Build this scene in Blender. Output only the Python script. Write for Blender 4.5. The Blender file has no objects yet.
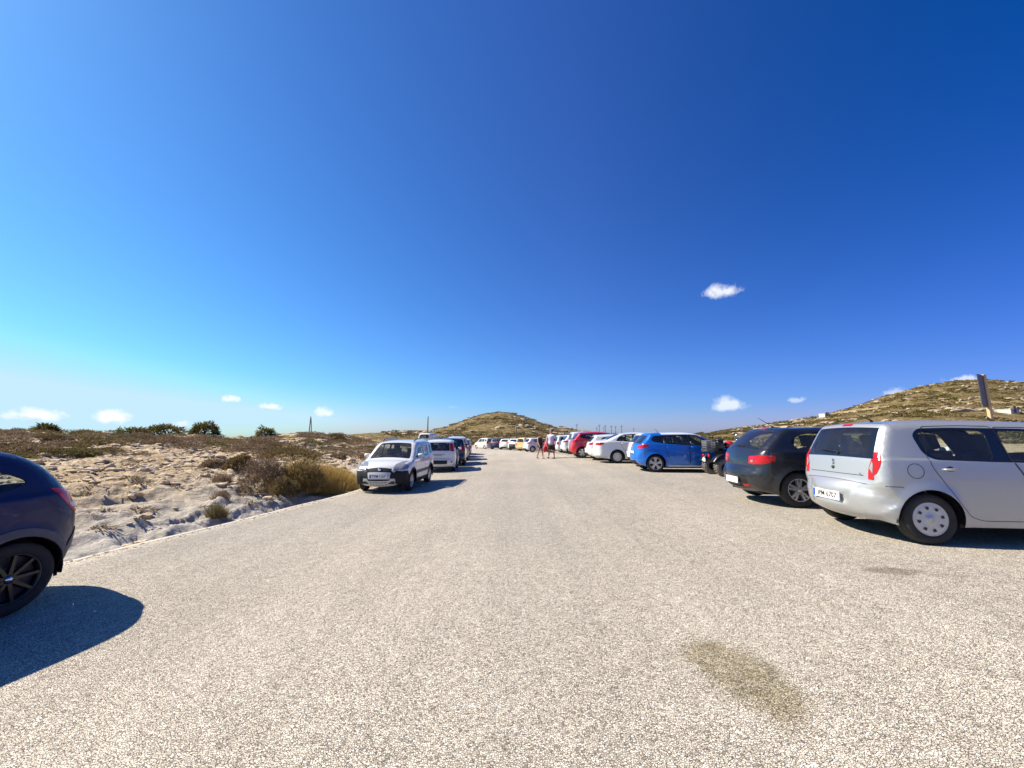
import bpy, math, random
import numpy as np
from mathutils import Vector, Matrix
from mathutils.geometry import delaunay_2d_cdt
R = math.radians
PI = math.pi
rng = np.random.default_rng(7)
random.seed(7)
sc = bpy.context.scene
COL = sc.collection

# ------------------------------------------------------------------ camera
F, CH = 392.0, 1.5
PITCH = math.atan(52 / F)
CP, SP = math.cos(PITCH), math.sin(PITCH)
def ray(px, py):
    u, v = (px - 512) / F, (384 - py) / F
    return np.array([u, CP - v * SP, SP + v * CP])
def on_z(px, py, z):
    d = ray(px, py); t = (z - CH) / d[2]
    return d * t + np.array([0, 0, CH])
def on_y(px, py, Y):
    d = ray(px, py); t = Y / d[1]
    return d * t + np.array([0, 0, CH])

# ------------------------------------------------------------------ noise
_perm = np.random.default_rng(3).permutation(512)
_perm = np.concatenate([_perm, _perm, _perm])
_ang = np.random.default_rng(4).random(512) * 2 * PI
_gx, _gy = np.cos(_ang), np.sin(_ang)
def perlin(x, y):
    x = np.asarray(x, float); y = np.asarray(y, float)
    xi = np.floor(x).astype(int); yi = np.floor(y).astype(int)
    xf = x - xi; yf = y - yi
    u = xf * xf * xf * (xf * (xf * 6 - 15) + 10); v = yf * yf * yf * (yf * (yf * 6 - 15) + 10)
    def gr(ix, iy, dx, dy):
        h = _perm[(_perm[ix % 512] + iy) % 512]
        return _gx[h] * dx + _gy[h] * dy
    a = gr(xi, yi, xf, yf); b = gr(xi + 1, yi, xf - 1, yf)
    c = gr(xi, yi + 1, xf, yf - 1); d = gr(xi + 1, yi + 1, xf - 1, yf - 1)
    return (a + (b - a) * u) * (1 - v) + (c + (d - c) * u) * v * 1.0
def fbm(x, y, o=4, g=.5):
    s = 0; a = 1
    for k in range(o):
        s = s + a * perlin(x * 2 ** k + 17.3 * k, y * 2 ** k - 9.1 * k); a *= g
    return s
def sst(x, a, b):
    t = np.clip((np.asarray(x, float) - a) / (b - a), 0, 1)
    return t * t * (3 - 2 * t)

# ------------------------------------------------------------------ object helpers
def tag(o, label=None, cat=None, group=None, kind=None):
    if label: o['label'] = label
    if cat: o['category'] = cat
    if group: o['group'] = group
    if kind: o['kind'] = kind
    return o
def empty(name, loc=(0, 0, 0), rz=0):
    o = bpy.data.objects.new(name, None); COL.objects.link(o)
    o.location = loc; o.rotation_euler = (0, 0, rz); o.empty_display_size = .2
    return o
class MB:
    def __init__(s): s.v = []; s.f = []; s.m = []; s.sm = []
    def add(s, v, f, m=0, smooth=False):
        n = len(s.v); s.v += [tuple(map(float, p)) for p in v]
        for q in f:
            s.f.append(tuple(i + n for i in q)); s.m.append(m); s.sm.append(smooth)
        return s
    def box(s, a, b, m=0, M=None):
        x0, y0, z0 = a; x1, y1, z1 = b
        v = [(x0, y0, z0), (x1, y0, z0), (x1, y1, z0), (x0, y1, z0), (x0, y0, z1), (x1, y0, z1), (x1, y1, z1), (x0, y1, z1)]
        if M is not None: v = [tuple(M @ Vector(p)) for p in v]
        return s.add(v, [(0, 3, 2, 1), (4, 5, 6, 7), (0, 1, 5, 4), (1, 2, 6, 5), (2, 3, 7, 6), (3, 0, 4, 7)], m)
    def lathe(s, prof, n, c=(0, 0, 0), axis='y', m=0, smooth=True, M=None):
        v = []; k = len(prof)
        for i in range(n):
            a = 2 * PI * i / n
            for (r, h) in prof:
                if axis == 'y': p = (c[0] + r * math.cos(a), c[1] + h, c[2] + r * math.sin(a))
                elif axis == 'z': p = (c[0] + r * math.cos(a), c[1] + r * math.sin(a), c[2] + h)
                else: p = (c[0] + h, c[1] + r * math.cos(a), c[2] + r * math.sin(a))
                v.append(p if M is None else tuple(M @ Vector(p)))
        f = []
        for i in range(n):
            j = (i + 1) % n
            for q in range(k - 1):
                f.append((i * k + q, i * k + q + 1, j * k + q + 1, j * k + q))
        return s.add(v, f, m, smooth)
    def tube(s, pts, r, n=8, m=0, caps=True):
        pts = [Vector(p) for p in pts]
        rs = r if isinstance(r, (list, tuple)) else [r] * len(pts)
        v = []; prev = None
        for i, p in enumerate(pts):
            d = (pts[min(i + 1, len(pts) - 1)] - pts[max(i - 1, 0)]).normalized()
            a = Vector((0, 0, 1)) if abs(d.z) < .9 else Vector((1, 0, 0))
            u = d.cross(a).normalized()
            if prev is not None:
                u = (prev - d * prev.dot(d)).normalized()
            prev = u
            w = d.cross(u)
            for k in range(n):
                t = 2 * PI * k / n
                v.append(p + (u * math.cos(t) + w * math.sin(t)) * rs[i])
        f = []
        for i in range(len(pts) - 1):
            for k in range(n):
                f.append((i * n + k, i * n + (k + 1) % n, (i + 1) * n + (k + 1) % n, (i + 1) * n + k))
        s.add(v, f, m, True)
        if caps:
            b = len(s.v) - len(v); e = len(s.v) - n
            s.f.append(tuple(b + k for k in range(n))[::-1]); s.m.append(m); s.sm.append(False)
            s.f.append(tuple(e + k for k in range(n))); s.m.append(m); s.sm.append(False)
        return s
    def build(s, name, mats, parent=None, bevel=0):
        me = bpy.data.meshes.new(name); me.from_pydata(s.v, [], s.f)
        if not isinstance(mats, (list, tuple)): mats = [mats]
        for m in mats: me.materials.append(m)
        me.polygons.foreach_set('material_index', s.m)
        me.polygons.foreach_set('use_smooth', s.sm)
        me.validate(); me.update()
        o = bpy.data.objects.new(name, me); COL.objects.link(o)
        if parent is not None: o.parent = parent
        if bevel:
            b = o.modifiers.new('b', 'BEVEL'); b.width = bevel; b.segments = 2; b.limit_method = 'ANGLE'
            b.harden_normals = False
        return o
def np_mesh(name, V, Fc, mats, parent=None, midx=None, smooth=False):
    """V (n,3) array, Fc (m,k) int array"""
    me = bpy.data.meshes.new(name)
    V = np.asarray(V, np.float32); Fc = np.asarray(Fc, np.int32)
    me.vertices.add(len(V)); me.vertices.foreach_set('co', V.ravel())
    k = Fc.shape[1]
    me.loops.add(Fc.size); me.loops.foreach_set('vertex_index', Fc.ravel())
    me.polygons.add(len(Fc)); me.polygons.foreach_set('loop_start', np.arange(0, Fc.size, k, dtype=np.int32))
    try: me.polygons.foreach_set('loop_total', np.full(len(Fc), k, np.int32))
    except Exception: pass
    if not isinstance(mats, (list, tuple)): mats = [mats]
    for m in mats: me.materials.append(m)
    if midx is not None: me.polygons.foreach_set('material_index', np.asarray(midx, np.int32))
    me.polygons.foreach_set('use_smooth', np.full(len(Fc), smooth, bool))
    me.update(calc_edges=True)
    o = bpy.data.objects.new(name, me); COL.objects.link(o)
    if parent is not None: o.parent = parent
    return o
def copy_tree(o, parent=None):
    c = o.copy(); COL.objects.link(c); c.parent = parent
    for ch in o.children: copy_tree(ch, c)
    return c

# ------------------------------------------------------------------ materials
class NT:
    def __init__(s, name, world=False):
        if world:
            s.m = bpy.data.worlds.new(name)
        else:
            s.m = bpy.data.materials.new(name)
        s.m.use_nodes = True
        s.t = s.m.node_tree; s.t.nodes.clear()
    def n(s, typ, **kw):
        nd = s.t.nodes.new(typ)
        for k, v in kw.items():
            if k in nd.inputs.keys() if hasattr(nd.inputs, 'keys') else False: continue
            setattr(nd, k, v)
        return nd
    def l(s, a, b): s.t.links.new(a, b)
    def math(s, op, a, b=None, c=None, clamp=False):
        nd = s.t.nodes.new('ShaderNodeMath'); nd.operation = op; nd.use_clamp = clamp
        for i, x in enumerate((a, b, c)):
            if x is None: continue
            if isinstance(x, (int, float)): nd.inputs[i].default_value = x
            else: s.l(x, nd.inputs[i])
        return nd.outputs[0]
    def mix(s, fac, a, b, typ='MIX'):
        nd = s.t.nodes.new('ShaderNodeMix'); nd.data_type = 'RGBA'; nd.blend_type = typ
        for sock, x in ((nd.inputs[0], fac), (nd.inputs[6], a), (nd.inputs[7], b)):
            if isinstance(x, (int, float)): sock.default_value = x
            elif isinstance(x, (tuple, list)): sock.default_value = (*x[:3], 1)
            else: s.l(x, sock)
        return nd.outputs[2]
    def noise(s, vec, scale, detail=2, rough=.5, out=0, dist=0):
        nd = s.t.nodes.new('ShaderNodeTexNoise'); nd.inputs['Scale'].default_value = scale
        nd.inputs['Detail'].default_value = detail; nd.inputs['Roughness'].default_value = rough
        nd.inputs['Distortion'].default_value = dist
        if vec is not None: s.l(vec, nd.inputs['Vector'])
        return nd.outputs[out]
    def ramp(s, fac, stops, interp='LINEAR'):
        nd = s.t.nodes.new('ShaderNodeValToRGB'); cr = nd.color_ramp; cr.interpolation = interp
        while len(cr.elements) < len(stops): cr.elements.new(.5)
        for e, (p, c) in zip(cr.elements, stops):
            e.position = p; e.color = (*c[:3], 1) if isinstance(c, (tuple, list)) else (c, c, c, 1)
        s.l(fac, nd.inputs[0]); return nd.outputs[0]
def pbsdf(nt, col=None, rough=.5, metal=0, coat=0, spec=None):
    b = nt.t.nodes.new('ShaderNodeBsdfPrincipled'); o = nt.t.nodes.new('ShaderNodeOutputMaterial')
    nt.l(b.outputs[0], o.inputs[0])
    if isinstance(col, (tuple, list)): b.inputs['Base Color'].default_value = (*col[:3], 1)
    elif col is not None: nt.l(col, b.inputs['Base Color'])
    b.inputs['Roughness'].default_value = rough; b.inputs['Metallic'].default_value = metal
    b.inputs['Coat Weight'].default_value = coat; b.inputs['Coat Roughness'].default_value = .04
    if spec is not None: b.inputs['Specular IOR Level'].default_value = spec
    return b, o
def simple(name, col, rough=.5, metal=0, coat=0, var=.08, scale=30, spec=None, bump=0):
    """procedural: colour and gloss vary a little over the object"""
    nt = NT(name)
    tc = nt.n('ShaderNodeTexCoord').outputs['Object']
    f = nt.noise(tc, scale, 3, .6)
    c = nt.mix(f, tuple(x * (1 - var) for x in col), tuple(min(1, x * (1 + var)) for x in col))
    b, o = pbsdf(nt, c, rough, metal, coat, spec)
    r = nt.math('MULTIPLY_ADD', nt.noise(tc, scale * .4, 2), .12, rough - .06)
    nt.l(r, b.inputs['Roughness'])
    if bump:
        bp = nt.t.nodes.new('ShaderNodeBump'); bp.inputs['Strength'].default_value = bump; bp.inputs['Distance'].default_value = .004
        nt.l(nt.noise(tc, scale * 8, 2), bp.inputs['Height']); nt.l(bp.outputs[0], b.inputs['Normal'])
    return nt.m
def paint(name, col, metal=0, rough=.32, dust=.25, flake=0.0, coat=1.0):
    nt = NT(name)
    tcn = nt.n('ShaderNodeTexCoord'); tc = tcn.outputs['Object']
    base = col
    if flake:
        fl = nt.noise(tc, 900, 0)
        base = nt.mix(fl, tuple(x * (1 - flake) for x in col), tuple(min(1, x * (1 + flake)) for x in col))
    sep = nt.t.nodes.new('ShaderNodeSeparateXYZ'); nt.l(tc, sep.inputs[0])
    low = nt.math('MULTIPLY_ADD', sep.outputs[2], -2.2, 1.25, clamp=True)
    d = nt.math('MULTIPLY', nt.ramp(nt.noise(tc, 5, 5, .65), [(.35, 0.15), (.7, 1)]), nt.math('MULTIPLY_ADD', low, dust, dust * .22))
    c = nt.mix(d, base, (.34, .30, .25))
    b, o = pbsdf(nt, c, rough, metal, coat)
    nt.l(nt.math('MULTIPLY_ADD', d, .5, rough), b.inputs['Roughness'])
    nt.l(nt.math('MULTIPLY_ADD', d, .35, .04), b.inputs['Coat Roughness'])
    if metal:
        nt.l(nt.math('MULTIPLY_ADD', d, -metal * .8, metal), b.inputs['Metallic'])
    return nt.m
def glassmat(name, tint=(.86, .93, .89), gloss=(.9, .95, 1)):
    nt = NT(name)
    tr = nt.t.nodes.new('ShaderNodeBsdfTransparent'); tr.inputs[0].default_value = (*tint, 1)
    gl = nt.t.nodes.new('ShaderNodeBsdfGlossy'); gl.inputs['Roughness'].default_value = .02; gl.inputs[0].default_value = (*gloss, 1)
    fr = nt.t.nodes.new('ShaderNodeFresnel')
    bf = nt.n('ShaderNodeNewGeometry').outputs['Backfacing']     # thin pane: the same reflectance from inside and outside
    nt.l(nt.math('MULTIPLY_ADD', bf, 1 / 1.5 - 1.5, 1.5), fr.inputs[0])
    df = nt.t.nodes.new('ShaderNodeBsdfDiffuse'); df.inputs[0].default_value = (.35, .33, .3, 1)
    tc = nt.n('ShaderNodeTexCoord').outputs['Object']
    dirt = nt.math('MULTIPLY', nt.noise(tc, 6, 4, .7), .07)
    m0 = nt.t.nodes.new('ShaderNodeMixShader'); nt.l(dirt, m0.inputs[0]); nt.l(tr.outputs[0], m0.inputs[1]); nt.l(df.outputs[0], m0.inputs[2])
    m1 = nt.t.nodes.new('ShaderNodeMixShader'); nt.l(nt.math('MULTIPLY_ADD', fr.outputs[0], 1.0, .0, clamp=True), m1.inputs[0])
    nt.l(m0.outputs[0], m1.inputs[1]); nt.l(gl.outputs[0], m1.inputs[2])
    o = nt.t.nodes.new('ShaderNodeOutputMaterial'); nt.l(m1.outputs[0], o.inputs[0])
    return nt.m
M = {}
M['glass'] = glassmat('car_glass')
M['dark_glass'] = glassmat('tinted_glass', (.36, .41, .40))
M['clear'] = glassmat('lamp_glass', (.85, .9, .92))
M['rubber'] = simple('tyre_rubber', (.022, .021, .02), .8, var=.35, scale=14, bump=.5)
M['black'] = simple('black_plastic', (.014, .014, .015), .62, var=.25, scale=8, spec=.3)
M['gloss_black'] = simple('gloss_black_trim', (.008, .008, .009), .12, coat=.6)
M['grey_plastic'] = simple('grey_plastic', (.16, .155, .15), .6, var=.2)
M['dusty_plastic'] = simple('dusty_plastic', (.13, .115, .10), .7, var=.3, scale=6)
M['silver_plastic'] = simple('silver_plastic', (.52, .50, .46), .5)
M['alloy'] = simple('alloy_rim', (.55, .55, .55), .3, metal=.75, var=.12)
M['cover'] = simple('wheel_cover', (.5, .5, .5), .42, metal=.35, var=.1)
M['dark_alloy'] = simple('dark_alloy', (.009, .0095, .011), .35, coat=.2)
M['chrome'] = simple('chrome', (.75, .76, .78), .12, metal=1)
M['interior'] = simple('cabin_lining', (.018, .018, .019), .8)
M['seatcloth'] = simple('seat_cloth', (.03, .032, .036), .9, var=.3, scale=60)
M['red_lamp'] = simple('red_lamp_lens', (.36, .003, .004), .16, coat=.25, var=.3, scale=25)
M['bright_red_lamp'] = simple('bright_red_lens', (.62, .006, .02), .2, coat=.2, var=.3, scale=25)  # red_lamp brightened in colour, making up for shade on the deep blue car
M['white_lamp'] = simple('clear_lamp_lens', (.30, .30, .30), .2, metal=.3, coat=.6, var=.6, scale=30)
M['plate'] = simple('number_plate', (.72, .72, .70), .4, var=.03)
M['plate_blue'] = simple('plate_blue', (.02, .07, .4), .4)
M['ink'] = simple('plate_ink', (.02, .02, .03), .5)
M['silver'] = paint('silver_paint', (.39, .405, .42), .5, .42, .22, .12)
M['navy'] = paint('near_black_paint', (.007, .008, .013), 0, .3, .06, .5, .6)
M['deepblue'] = paint('deep_blue_paint', (.004, .008, .06), .0, .4, .03, .6, .22)
M['blue'] = paint('bright_blue_paint', (.005, .14, .56), .35, .28, .07, .2)
M['white'] = paint('white_paint', (.62, .63, .63), 0, .35, .16)
M['offwhite'] = paint('offwhite_paint', (.56, .55, .52), 0, .38, .25)
M['red'] = paint('red_paint', (.42, .006, .008), .05, .3, .08)
M['blackpaint'] = paint('black_paint', (.012, .012, .014), .1, .2, .15)
M['beige'] = paint('sand_paint', (.62, .38, .14), .1, .35, .12)
M['greypaint'] = paint('grey_paint', (.2, .21, .23), .4, .3, .15)
# ------------------------------------------------------------------ car hulls
def catmull(P, per):
    P = np.array(P, float); n = len(P); out = []
    for i in range(n - 1):
        p0, p1, p2, p3 = P[max(i - 1, 0)], P[i], P[i + 1], P[min(i + 2, n - 1)]
        L = np.hypot(*(p2 - p1)[:2]); k = max(1, int(math.ceil(L / per)))
        d01 = max(np.hypot(*(p1 - p0)[:2]), 1e-3); d23 = max(np.hypot(*(p3 - p2)[:2]), 1e-3)
        m1 = ((p2 - p1) / L * .5 + (p1 - p0) / d01 * .5) * L if i > 0 else (p2 - p1)
        m2 = ((p2 - p1) / L * .5 + (p3 - p2) / d23 * .5) * L if i < n - 2 else (p2 - p1)
        for j in range(k):
            t = j / k; t2, t3 = t * t, t * t * t
            out.append((2 * t3 - 3 * t2 + 1) * p1 + (t3 - 2 * t2 + t) * m1 + (-2 * t3 + 3 * t2) * p2 + (t3 - t2) * m2)
    out.append(P[-1]); return np.array(out)
def rounded(poly, r=.04, k=4):
    out = []; n = len(poly)
    for i in range(n):
        p = np.array(poly[i], float); a = np.array(poly[i - 1], float); b = np.array(poly[(i + 1) % n], float)
        da, db = a - p, b - p; la, lb = np.hypot(*da), np.hypot(*db)
        q = min(r, la * .45, lb * .45)
        A, B = p + da / la * q, p + db / lb * q
        for j in range(k + 1):
            t = j / k; out.append((1 - t) ** 2 * A + 2 * t * (1 - t) * p + t * t * B)
    return [tuple(x) for x in out]
def inside(poly, P):
    poly = np.array(poly); x, y = P[:, 0], P[:, 1]; c = np.zeros(len(P), bool)
    x1, y1 = poly[:, 0], poly[:, 1]; x2, y2 = np.roll(x1, -1), np.roll(y1, -1)
    for a, b, cc, d in zip(x1, y1, x2, y2):
        if b == d: continue
        m = ((b > y) != (d > y)) & (x < (cc - a) * (y - b) / (d - b) + a)
        c ^= m
    return c

class Hull:
    def __init__(s, sp, res):
        s.sp = sp; s.res = res
        s.W = sp['W'] / 2
        O = catmull(sp['outline'], min(res, .07)); s.O = O
        seg = np.hypot(np.diff(O[:, 0]), np.diff(O[:, 1])); s.s = np.concatenate([[0], np.cumsum(seg)])
        tx = np.gradient(O[:, 0], s.s); tz = np.gradient(O[:, 1], s.s); l = np.hypot(tx, tz)
        s.nx, s.nz = -tz / l, tx / l           # outline runs rear-bottom > roof > front-bottom; left normal is outward
        s.top = int(np.argmax(O[:, 1]))
    # s lookups
    def sr(s, z):
        k = s.top; zz = np.maximum.accumulate(s.O[:k, 1]) + np.arange(k) * 1e-7
        return float(np.interp(z, zz, s.s[:k]))
    def sf(s, z):
        k = s.top; zz = (np.minimum.accumulate(s.O[k:, 1]) - np.arange(len(s.O) - k) * 1e-7)[::-1]
        return float(np.interp(z, zz, s.s[k:][::-1]))
    def st(s, x):
        m = s.O[:, 1] > .6
        xx = np.maximum.accumulate(s.O[m, 0]) + np.arange(m.sum()) * 1e-7
        return float(np.interp(x, xx, s.s[m]))
    def width(s, x, z):
        sp = s.sp; x = np.asarray(x, float); z = np.asarray(z, float)
        L = s.O[:, 0].max(); zb = sp['belt'] + sp.get('belt_slope', 0) * (x - L / 2)
        w = s.W - .0 * x
        q = np.clip((x - (L - sp.get('tf', .9))) / sp.get('tf', .9), 0, 1); w = w - sp.get('taper_f', .07) * q ** 2
        q = np.clip((sp.get('tr', .7) - x) / sp.get('tr', .7), 0, 1); w = w - sp.get('taper_r', .05) * q ** 2
        zm = .62
        lo = np.clip((zm - z) / .45, 0, 1.2); w = w - .045 * lo ** 2
        hi = np.clip((z - zm) / np.maximum(zb - zm, .1), 0, 1); w = w - .022 * hi ** 2
        up = np.clip(z - zb, 0, 2); w = w - sp.get('tumble', .32) * up - .018 * sst(z, zb - .012, zb + .02)
        w = w - .25 * np.clip(up - .32, 0, 1) ** 2 * 2
        # swage line
        sw = sp.get('swage')
        if sw:
            zs = sw + sp.get('swage_slope', .05) * (x - L / 2)
            w = w + .010 * np.exp(-((z - zs) / .03) ** 2) * np.where(z < zs, 1, np.exp(-((z - zs) / .012) ** 2))
        for xw in sp['wheels']:
            d = np.hypot(x - xw, z - sp['tyre']); Ra = sp['tyre'] + sp.get('gap', .05)
            w = w + sp.get('flare', .016) * np.exp(-((d - Ra) / .06) ** 2) * (z < zb + .05)
        return w
    def side_y(s, P):
        """P (n,2) side-view points > half-width with rounded edge towards the outline"""
        x, z = P[:, 0], P[:, 1]
        A = s.O[:-1, :2]; B = s.O[1:, :2]; D = B - A; LL = (D ** 2).sum(1)
        best = np.full(len(P), 9.); r = np.zeros(len(P))
        for i in range(len(A)):
            t = np.clip(((x - A[i, 0]) * D[i, 0] + (z - A[i, 1]) * D[i, 1]) / LL[i], 0, 1)
            d = np.hypot(x - A[i, 0] - t * D[i, 0], z - A[i, 1] - t * D[i, 1])
            m = d < best; best = np.where(m, d, best)
            r = np.where(m, s.O[i, 2] * (1 - t) + s.O[i + 1, 2] * t, r)
        r = np.maximum(r, .01); dd = np.clip(r - best, 0, r)
        return s.width(x, z) - (r - np.sqrt(np.maximum(r * r - dd * dd, 0)))
    def side_pt(s, P, sgn):
        P = np.atleast_2d(P); y = s.side_y(P)
        return np.stack([P[:, 0], y * sgn, P[:, 1]], 1)
    def strip_pt(s, S, T):
        S = np.asarray(S, float); T = np.asarray(T, float)
        x = np.interp(S, s.s, s.O[:, 0]); z = np.interp(S, s.s, s.O[:, 1])
        r = np.interp(S, s.s, s.O[:, 2]); cr = np.interp(S, s.s, s.O[:, 3])
        nx = np.interp(S, s.s, s.nx); nz = np.interp(S, s.s, s.nz)
        hw = s.width(x, z) - np.maximum(r, .01)
        off = cr * (1 - T ** 2)
        y = T * hw
        dz = s.sp.get('disp')
        X = x + nx * off; Z = z + nz * off
        if dz is not None:
            dd = dz(X, y, Z) * (1 - T ** 8); X = X + nx * dd; Z = Z + nz * dd
        return np.stack([X, y, Z], 1)

def cdt(pts, polys, closed=True):
    V = [Vector(p) for p in pts]; E = []
    for poly, cl in polys:
        n0 = len(V); V += [Vector(p) for p in poly]; k = len(poly)
        E += [(n0 + i, n0 + i + 1) for i in range(k - 1)]
        if cl: E.append((n0 + k - 1, n0))
    vo, eo, fo, *_ = delaunay_2d_cdt(V, E, [], 0, 1e-5)
    return np.array([(v.x, v.y) for v in vo]), [tuple(f) for f in fo]
def densify(poly, step, closed=True):
    out = []; n = len(poly)
    for i in range(n if closed else n - 1):
        a = np.array(poly[i], float); b = np.array(poly[(i + 1) % n], float)
        k = max(1, int(np.hypot(*(b - a)) / step))
        out += [tuple(a + (b - a) * j / k) for j in range(k)]
    if not closed: out.append(tuple(poly[-1]))
    return out

def build_car(sp, root, res=.05, lod=0):
    """sp: outline, W, wheels (rear x, front x), tyre, side regions, top regions; makes the parts under root"""
    h = Hull(sp, res)
    L = h.O[:, 0].max()
    tyre = sp['tyre']; Ra = tyre + sp.get('gap', .05); zs = sp.get('sill', .21)
    # ---------- side domain
    O2 = [tuple(p) for p in h.O[:, :2]]
    z0r, z0f = O2[0][1], O2[-1][1]
    def arch(xw, rev):
        a0 = math.asin(max(-.9, min(.9, (zs - tyre) / Ra)))
        A = [(xw + Ra * math.cos(t), tyre + Ra * math.sin(t)) for t in np.linspace(a0, PI - a0, 22)]
        return A
    bottom = [(O2[-1][0] - .02, z0f)]
    bottom += arch(sp['wheels'][1], 0) + arch(sp['wheels'][0], 0)
    dom = O2 + densify(bottom, res, False)
    pts = []
    for i in range(0, len(h.O)):
        r = h.O[i, 2]
        for q in (.04, .16, .38, .68, 1.0):
            pts.append((h.O[i, 0] - h.nx[i] * r * q, h.O[i, 1] - h.nz[i] * r * q))
    gx = np.arange(-.1, L + .1, res); gz = np.arange(.1, 2.2, res)
    G = np.array([(x + (res / 2 if j % 2 else 0), z) for j, z in enumerate(gz) for x in gx])
    G = np.concatenate([G, np.array(pts)])
    # extra rows at belt
    bx = np.arange(.1, L - .1, res); zb = sp['belt'] + sp.get('belt_slope', 0) * (bx - L / 2)
    for dz in (-.012, .004, .02): G = np.concatenate([G, np.stack([bx, zb + dz], 1)])
    G = G[inside(dom, G)]
    A = np.array(dom)
    dmin = np.min(np.hypot(G[:, None, 0] - A[None, :, 0], G[:, None, 1] - A[None, :, 1]), 1)
    G = G[dmin > res * .12]
    regs = [(n, m, off, densify(pl, res), sp_) for (n, m, off, pl, sp_) in sp['side']]
    polys = [(dom, True)] + [(g[3], True) for g in regs]
    V2, F2 = cdt([tuple(g) for g in G], polys)
    C = np.array([V2[list(f)].mean(0) for f in F2])
    ok = inside(dom, C)
    rid = np.full(len(F2), -1)
    for k in range(len(regs) - 1, -1, -1):
        rid[inside(regs[k][3], C)] = k
    VV = []; NN = []; faces = []      # global
    index = {}
    def addv(p):
        key = (round(p[0], 4), round(p[1], 4), round(p[2], 4))
        if key not in index: index[key] = len(VV); VV.append(tuple(p))
        return index[key]
    for sgn in (-1, 1):
        P3 = h.side_pt(V2, sgn); ids = [addv(p) for p in P3]
        for f, o_, k in zip(F2, ok, rid):
            if not o_: continue
            g = [ids[i] for i in f]
            if len(set(g)) < 3: continue
            key = ('body', sp['paint'], 0, 0)
            if k >= 0:
                n, m, off, _, spl = regs[k]
                key = (n, m, off, (sgn if spl == 1 else 0) if spl != 2 else (sgn * 100 + k))
            a, b, c = (np.array(VV[i]) for i in g[:3])
            nrm = np.cross(b - a, c - a)
            # outward is away from the inner point
            ref = (a + b + c) / 3 - np.array([np.clip((a[0]), .5, L - .5), 0, min(a[2], .8) * .8 + .1])
            if np.dot(nrm, ref) < 0: g = g[::-1]
            faces.append((g, key))
    # ---------- strip domain
    nt_ = max(7, int(1.4 / res) | 1); T = np.linspace(-1, 1, nt_)
    wsc = .7
    smax = h.s[-1]
    bd = [(s_, -wsc) for s_ in h.s] + [(s_, wsc) for s_ in h.s[::-1]]
    bd2 = [(0, t * wsc) for t in T[1:-1]][::-1]; bd3 = [(smax, t * wsc) for t in T[1:-1]]
    dom = [(s_, -wsc) for s_ in h.s] + bd3 + [(s_, wsc) for s_ in h.s[::-1]] + bd2
    G = [(s_, t * wsc) for s_ in h.s[1:-1] for t in T[1:-1]]
    regs = []
    for (n, m, off, fn, spl) in sp['top']:
        pl = [(a, b * wsc) for a, b in fn(h)]
        regs.append((n, m, off, densify(pl, res), spl))
    V2, F2 = cdt(G, [(dom, True)] + [(g[3], True) for g in regs])
    C = np.array([V2[list(f)].mean(0) for f in F2])
    keep = (np.abs(C[:, 1]) < wsc) & (C[:, 0] > 0) & (C[:, 0] < smax)
    F2 = [f for f, k_ in zip(F2, keep) if k_]; C = C[keep]
    V2[:, 0] = np.clip(V2[:, 0], 0, smax); V2[:, 1] = np.clip(V2[:, 1], -wsc, wsc)
    rid = np.full(len(F2), -1)
    for k in range(len(regs) - 1, -1, -1):
        rid[inside(regs[k][3], C)] = k
    P3 = h.strip_pt(V2[:, 0], V2[:, 1] / wsc); ids = [addv(p) for p in P3]
    for f, k, c_ in zip(F2, rid, C):
        g = [ids[i] for i in f]
        if len(set(g)) < 3: continue
        key = ('body', sp['paint'], 0, 0)
        if k >= 0:
            n, m, off, _, spl = regs[k]
            key = (n, m, off, (-1 if c_[1] < 0 else 1) if spl == 1 else 0)
        a, b, c = (np.array(VV[i]) for i in g[:3])
        nrm = np.cross(b - a, c - a)
        j = int(np.searchsorted(h.s, c_[0])); j = min(max(j, 0), len(h.s) - 1)
        if nrm[0] * h.nx[j] + nrm[2] * h.nz[j] < 0: g = g[::-1]
        faces.append((g, key))
    VV = np.array(VV); VN = np.zeros_like(VV)
    for g, key in faces:
        a, b, c = VV[g[0]], VV[g[1]], VV[g[2]]
        n = np.cross(b - a, c - a)
        for i in g: VN[i] += n
    VN /= np.maximum(np.linalg.norm(VN, axis=1), 1e-9)[:, None]
    groups = {}
    for g, key in faces: groups.setdefault(key, []).append(g)
    objs = {}
    for key, fs in groups.items():
        name, m, off, spl = key
        used = sorted({i for g in fs for i in g}); mp = {v: k for k, v in enumerate(used)}
        vo = VV[used] + VN[used] * off; no = VN[used]
        glass = 'glass' in m or m == 'clear'
        fo = [tuple(mp[i] for i in g) for g in fs]
        me = bpy.data.meshes.new(name)
        if glass:
            v, f, mi = vo, fo, [0] * len(fo); nn = no
        else:
            v = np.concatenate([vo, VV[used] - no * .018]); k = len(used)
            f = fo + [tuple(i + k for i in g[::-1]) for g in fo]; mi = [0] * len(fo) + [1] * len(fo)
            nn = np.concatenate([no, -no])
            # rim between the two skins on open edges
            ec = {}
            for g in fo:
                for i in range(len(g)):
                    e = (g[i], g[(i + 1) % len(g)]); ec[e] = 1
            rim = [(b, a, a + k, b + k) for (a, b) in ec if (b, a) not in ec]
            f = f + rim; mi += [1] * len(rim)
        me.from_pydata([tuple(p) for p in v], [], f)
        me.materials.append(M[m])
        if not glass: me.materials.append(M['interior'] if name != 'taillight' else M['red_lamp'])
        me.polygons.foreach_set('material_index', mi)
        me.polygons.foreach_set('use_smooth', [True] * len(f))
        me.update()
        try: me.normals_split_custom_set_from_vertices([tuple(x) for x in nn])
        except Exception as e: print('normals', e)
        o = bpy.data.objects.new(name, me); COL.objects.link(o); o.parent = root
        objs.setdefault(name, []).append((o, spl))
    # ---------- seams
    mb = MB()
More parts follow.
